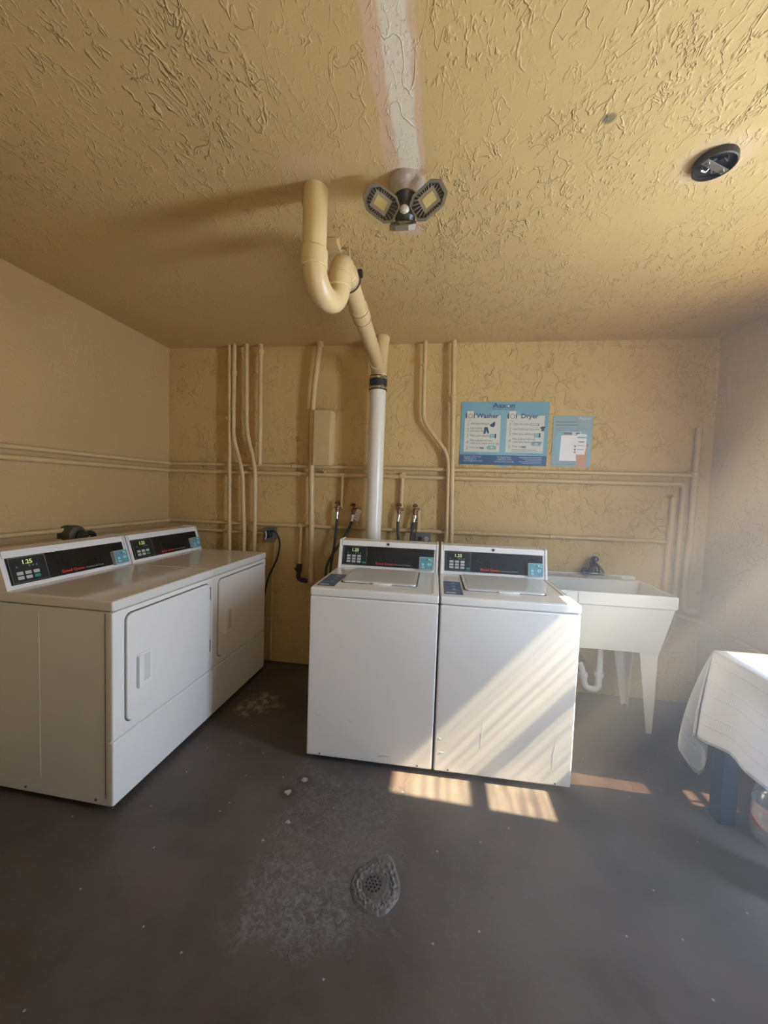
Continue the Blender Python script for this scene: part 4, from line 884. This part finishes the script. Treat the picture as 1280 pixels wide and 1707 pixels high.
def slant_leg(sx, sy):
    xb, yb = (0.245 if sx > 0 else -0.300), (0.150 if sy > 0 else -0.180); xt, yt = (0.242 if sx > 0 else -0.302), (0.192 if sy > 0 else -0.196)
    b = MB(); bt, tp = Vector((xb, yb, 0)), Vector((xt, yt, 0.515)); t = 0.004
    for ax in (0, 1):
        d = Vector((-sx, 0, 0)) if ax == 0 else Vector((0, -sy, 0)); nn = Vector((0, -sy, 0)) if ax == 0 else Vector((-sx, 0, 0))
        q = [bt, bt + d * 0.032, tp + d * 0.105, tp]; vs = q + [p + nn * t for p in q]
        b.raw([tuple(p) for p in vs], [(0, 1, 2, 3), (7, 6, 5, 4), (0, 4, 5, 1), (1, 5, 6, 2), (2, 6, 7, 3), (3, 7, 4, 0)], 'tub_leg')
    b.box((xb - 0.018 if sx > 0 else xb - 0.002, min(yb, yb - sy * 0.018), 0), (xb + 0.002 if sx > 0 else xb + 0.018, max(yb, yb - sy * 0.018), 0.006), 'rust'); b.build('leg', sink)
for sx in (-1, 1):
    for sy in (-1, 1): slant_leg(sx, sy)
b = MB(); b.lathe([(0.040, 0.500), (0.040, 0.480), (0.022, 0.475), (0.0, 0.475)][::-1], 'steel', 20, Matrix.Translation((-0.010, -0.02, 0))); 
dn = b.build('drain_basket', sink)
b = MB(); P = fillet([(-0.010, -0.02, 0.478), (-0.010, -0.02, 0.165), (-0.085, -0.005, 0.165), (-0.110, 0.0, 0.30), (-0.13, 0.06, 0.36), (-0.14, 0.26, 0.36)], 0.045, 8); b.tube(P, 0.020, 'white_plastic', 16); tr = b.build('drain_trap', sink)
for p0, p1 in (((-0.010, -0.02, 0.285), (-0.010, -0.02, 0.255)), ((-0.098, -0.002, 0.235), (-0.104, -0.001, 0.262))):
    b = MB(); b.tube([p0, p1], 0.029, 'white_plastic', 10); b.build('slip_nut', tr)
b = MB(); b.tube([(-0.113, 0.01, 0.325), (-0.122, 0.045, 0.352), (-0.135, 0.10, 0.36)], 0.030, 'rubber', 16); k = b.build('rubber_sleeve', tr); k['label'] = 'black rubber sleeve'
fc = thing('faucet', 'dark tarnished tap on the back ledge of the laundry tub', 'faucet', (3.322, -0.055, 0.885))
b = MB(); b.box((-0.075, -0.030, 0.0), (0.075, 0.030, 0.016), 'tap', 0.008, 3); b.lathe([(0.030, 0.014), (0.030, 0.030), (0.020, 0.045), (0.018, 0.070), (0.022, 0.085), (0.0, 0.090)], 'tap', 20); b.build('base', fc)
b = MB(); b.tube(spline([(0, -0.005, 0.050), (0.0, -0.06, 0.075), (0.0, -0.12, 0.060), (0.0, -0.135, 0.030)], 6), [0.013] * 19, 'tap', 12); b.build('spout', fc)
for sx in (-1, 1):
    b = MB(); b.lathe([(0.020, 0.014), (0.017, 0.034), (0.010, 0.040), (0, 0.042)], 'tap', 16, Matrix.Translation((sx * 0.056, 0, 0))); b.build('tap_handle', fc)
b = MB(); b.lathe([(0.0, 0.088), (0.020, 0.090), (0.026, 0.100), (0.024, 0.118), (0.012, 0.126), (0.0, 0.127)], 'tap', 18, Matrix.Translation((0.01, 0, 0))); b.build('lever', fc)

# ------------------------------------------------------------------ table, cloth and bottles
TX0, TY0, TY1, TZ = 3.500, -1.95, -1.020, 0.742
tb = thing('table', 'dark blue-black wooden table under a white cloth by the right wall', 'table', (3.77, -1.48, 0))
b = MB(); b.box((TX0 - 3.77, TY0 + 1.48, TZ - 0.028), (4.005 - 3.77, TY1 + 1.48, TZ), 'table', 0.004); b.build('tabletop', tb)
b = MB(); b.box((TX0 + 0.02 - 3.77, TY0 + 0.02 + 1.48, TZ - 0.11), (3.99 - 3.77, TY1 - 0.02 + 1.48, TZ - 0.028), 'table', 0.003); b.build('apron', tb)
for x in (3.506, 3.925):
    for y in (-1.93, -1.106):
        b = MB(); b.box((x - 3.77, y + 1.48, 0), (x + 0.072 - 3.77, y + 0.066 + 1.48, TZ - 0.03), 'table', 0.006, 3); b.build('leg', tb)

def tablecloth():
    """ruled drape: each hem point hangs from an anchor on the table edge; the corner folds into a pleat"""
    ze = TZ + 0.004
    A, H = [], []                                   # anchors, hem points
    n = 26
    for k in range(n):                              # left drape, from the camera side to the corner
        t = k / (n - 1); y = TY0 - 0.005 + (TY1 + 0.005 - (TY0 - 0.005)) * t
        A.append((TX0 - 0.006, y, ze))
        hy = y + (0.02 * t)
        wav = 0.016 * math.sin(y * 19.0) + 0.010 * math.sin(y * 31 + 1)
        zz = 0.385 - 0.01 * math.sin(y * 9) - 0.045 * max(0, (y + 1.20) / 0.18)
        H.append((3.452 + wav * (1 - t * 0.3), hy, zz))
    c = (TX0 - 0.006, TY1 + 0.006, ze)
    pleat = [(3.432, -1.040, 0.358), (3.424, -1.036, 0.352), (3.430, -1.024, 0.342), (3.455, -1.016, 0.322), (3.490, -1.012, 0.280), (3.505, -1.008, 0.225),
             (3.503, -1.003, 0.172), (3.486, -0.998, 0.142), (3.462, -0.994, 0.158), (3.428, -0.992, 0.205), (3.400, -0.990, 0.245), (3.394, -0.986, 0.268), (3.405, -0.980, 0.29), (3.45, -0.980, 0.32)]
    for h in pleat: A.append(c); H.append(h)
    for k in range(12):
        t = (k + 1) / 12; x = TX0 + (4.012 - TX0) * t; A.append((x, TY1 + 0.006, ze)); H.append((min(4.015, x + 0.01), TY1 + 0.030 + 0.008 * math.sin(x * 24), 0.345 + 0.01 * math.sin(x * 14)))
    rows = 16; vs, uvs = [], []
    acc = 0.0
    for i, (a, h) in enumerate(zip(A, H)):
        a, h = Vector(a), Vector(h)
        if i: acc += (h - Vector(H[i - 1])).length
        out = Vector((h.x - a.x, h.y - a.y, 0))
        for r_ in range(rows + 1):
            t = r_ / rows
            horiz = 1 - (1 - t) ** 1.7 if t < 1 else 1.0
            p = Vector((a.x + out.x * horiz, a.y + out.y * horiz, a.z + (h.z - a.z) * (t ** 1.04)))
            vs.append(p); uvs.append((acc, t))
    fs = []; m = rows + 1
    for i in range(len(A) - 1):
        for r_ in range(rows): fs.append((i * m + r_, i * m + r_ + 1, (i + 1) * m + r_ + 1, (i + 1) * m + r_))
    # flat top
    o = len(vs); nx, ny = 10, 18
    for i in range(nx + 1):
        for j in range(ny + 1):
            x = TX0 - 0.006 + (4.012 - TX0 + 0.006) * i / nx; y = TY0 - 0.005 + (TY1 + 0.006 - TY0 + 0.005) * j / ny
            edge = min(i, ny - j) == 0
            vs.append(Vector((x, y, ze + (0 if edge else 0.0012 * mnoise.noise(Vector((x * 9, y * 9, 0))) + 0.001)))); uvs.append((x, -1.0))
    for i in range(nx):
        for j in range(ny):
            a = o + i * (ny + 1) + j; fs.append((a, a + ny + 1, a + ny + 2, a + 1))
    me = bpy.data.meshes.new('tablecloth'); me.from_pydata([tuple(v) for v in vs], [], fs); me.materials.append(M['cloth'])
    uvl = me.uv_layers.new(name='UVMap')
    for l in me.loops: uvl.data[l.index].uv = uvs[l.vertex_index]
    for p in me.polygons: p.use_smooth = True
    ob = bpy.data.objects.new('tablecloth', me); COL.objects.link(ob)
    bb = bmesh.new(); bb.from_mesh(me); bmesh.ops.remove_doubles(bb, verts=bb.verts, dist=0.0004); bmesh.ops.recalc_face_normals(bb, faces=bb.faces); bb.to_mesh(me); bb.free()
    me.set_sharp_from_angle(angle=R(50))
    sm = ob.modifiers.new('thickness', 'SOLIDIFY'); sm.thickness = 0.0016; sm.offset = 1.0
    tag(ob, 'white cotton cloth with woven bands draped over the dark table', 'tablecloth')
tablecloth()

def jug(label, x, y, body, milky, hgt=0.27, r=0.078, turn=0.0):
    t = thing('water_bottle', label, 'bottle', (x, y, 0), turn, 'plastic bottles under the table')
    prof = [(0.0, 0.006), (r * 0.6, 0.002), (r * 0.92, 0.004), (r, 0.018), (r, 0.040), (r * 0.965, 0.045), (r, 0.052), (r * 0.98, 0.060), (r * 0.98, 0.165), (r, 0.172), (r * 0.97, 0.180), (r * 0.99, 0.190), (r * 0.86, 0.218), (r * 0.50, 0.245), (r * 0.27, 0.256), (r * 0.25, hgt)]
    b = MB(); b.lathe(prof, body, 36); b.build('bottle_body', t)
    b = MB(); rl = r * 1.004; n = 36
    def wrap(a0, a1, z0, z1, rr, mat, m=24):
        vs, fs = [], []
        for i in range(m + 1):
            a = R(a0 + (a1 - a0) * i / m); zz0 = z0(a) if callable(z0) else z0; zz1 = z1(a) if callable(z1) else z1
            vs += [(rr * math.cos(a), rr * math.sin(a), zz0), (rr * math.cos(a), rr * math.sin(a), zz1)]
        for i in range(m): fs.append((2 * i, 2 * i + 2, 2 * i + 3, 2 * i + 1))
        b.raw(vs, fs, mat)
    wrap(0, 360, 0.066, 0.158, rl, 'label_red' if milky else 'label_pink', 48)
    if milky:
        wrap(180, 290, lambda a: 0.110 + 0.02 * math.sin(a * 5), 0.135, rl * 1.004, 'label_white'); wrap(150, 175, 0.07, 0.10, rl * 1.004, 'label_white')
    else:
        wrap(0, 360, 0.066, lambda a: 0.080 + 0.012 * math.sin(a * 3), rl * 1.004, 'label_red', 48)
        for k in range(7): wrap(196 + k * 0, 238, 0.100 + 0.006 * k, 0.102 + 0.006 * k, rl * 1.008, 'label_grey', 8)
        wrap(186, 246, lambda a: 0.118 - 0.020 * math.sqrt(max(0, 1 - ((math.degrees(a) - 216) / 30) ** 2)), lambda a: 0.118 + 0.020 * math.sqrt(max(0, 1 - ((math.degrees(a) - 216) / 30) ** 2)), rl * 1.005, 'label_white')
    lb = b.build('label', t); lb['label'] = 'red and white label' if milky else 'pale pink label with a white oval and red band'
    b = MB(); b.lathe([(r * 0.30, hgt - 0.012), (r * 0.30, hgt + 0.012), (r * 0.26, hgt + 0.015), (0, hgt + 0.015)], 'cap_blue' if milky else 'white_plastic', 20); b.build('cap', t)
    return t
jug('clear plastic bottle with a pink label standing beside the table leg', 3.690, -1.150, 'jug', False, turn=0.1)
jug('bottle with a red label at the right edge, in front of the table', 3.575, -1.405, 'jug_milky', True, turn=0.4)

# ------------------------------------------------------------------ floor drain
fd = thing('floor_drain', 'round perforated drain set in rough mortar in the floor before the washers', 'drain', (2.065, -1.632, 0))
b = MB(); b.lathe([(0.050, 0.0), (0.050, 0.006), (0.044, 0.0085), (0.036, 0.0075), (0.0, 0.0075)], 'grate', 32)
for rr, n in ((0.0, 1), (0.013, 6), (0.026, 12)):
    for k in range(n):
        a = 2 * math.pi * k / n; b.prism(circle(rr * math.cos(a) - 0.008, rr * math.sin(a) + 0.003, 0.0044, 10), 0.0012, 'hole', Matrix.Translation((0, 0, 0.0070)))
b.build('grate', fd)
b = MB(); vs, fs = [], []; na, nr = 110, 18
for i in range(na):
    a = 2 * math.pi * i / na
    for j in range(nr + 1):
        t = j / nr; wob = 1 + 0.20 * mnoise.noise(Vector((math.cos(a) * 1.5, math.sin(a) * 1.5, 3.0)))
        tip = 0.045 * max(0, math.cos(a - R(80))) ** 8
        rr = 0.046 + (0.046 * wob + tip) * t
        nz = mnoise.noise(Vector((rr * 95 * math.cos(a), rr * 95 * math.sin(a), 1.0))) + 0.6 * mnoise.noise(Vector((rr * 220 * math.cos(a), rr * 220 * math.sin(a), 5.0)))
        ringz = 0.5 + 0.5 * math.sin(t * 17 + 2.2 * mnoise.noise(Vector((math.cos(a) * 2, math.sin(a) * 2, 7.0))))
        z = (0.0062 * math.sin(math.pi * min(1, t * 0.97 + 0.03)) ** 0.8) * (0.75 + 0.35 * ringz + 0.9 * nz) + 0.0045 * (1 - t)
        if t > 0.97: z = -0.002
        vs.append((rr * math.cos(a), rr * math.sin(a), z))
for i in range(na):
    k = (i + 1) % na
    for j in range(nr): fs.append((i * (nr + 1) + j, i * (nr + 1) + j + 1, k * (nr + 1) + j + 1, k * (nr + 1) + j))
b.raw(vs, fs, 'mortar'); b.build('mortar_collar', fd, sharp=60)

# ------------------------------------------------------------------ sunlit dusty air by the window
HAZE_LOW, HAZE_HIGH = 0.185, 0.06
t = NT('dusty_air')
hx, hy, hzz = t.xyz(t.pos())
rise = t.step(hzz, 0.55, 1.75)                     # the dust hangs low and thins out towards the ceiling
side = t.step(hx, 1.96, 3.1); near = t.step(hy, -2.2, -1.5)
dens = t.math('MULTIPLY', t.math('MULTIPLY_ADD', rise, HAZE_HIGH - HAZE_LOW, HAZE_LOW), t.math('MULTIPLY', t.math('MULTIPLY_ADD', side, 0.75, 0.25), t.math('MULTIPLY_ADD', near, 0.35, 0.65)))
vs_ = t.add('ShaderNodeVolumeScatter', {'Color': (1.0, 0.98, 0.96, 1), 'Density': dens, 'Anisotropy': 0.25})
t.t.links.new(vs_.outputs[0], t.out.inputs['Volume']); M['dusty_air'] = t.m
b = MB(); b.box((1.95, -2.20, 0.004), (XR - 0.004, -0.004, ZC - 0.004), 'dusty_air'); hz = b.build('haze', smooth=False)
tag(hz, 'pale sunlit haze in the air between the window and the washers', 'haze'); hz['kind'] = 'stuff'
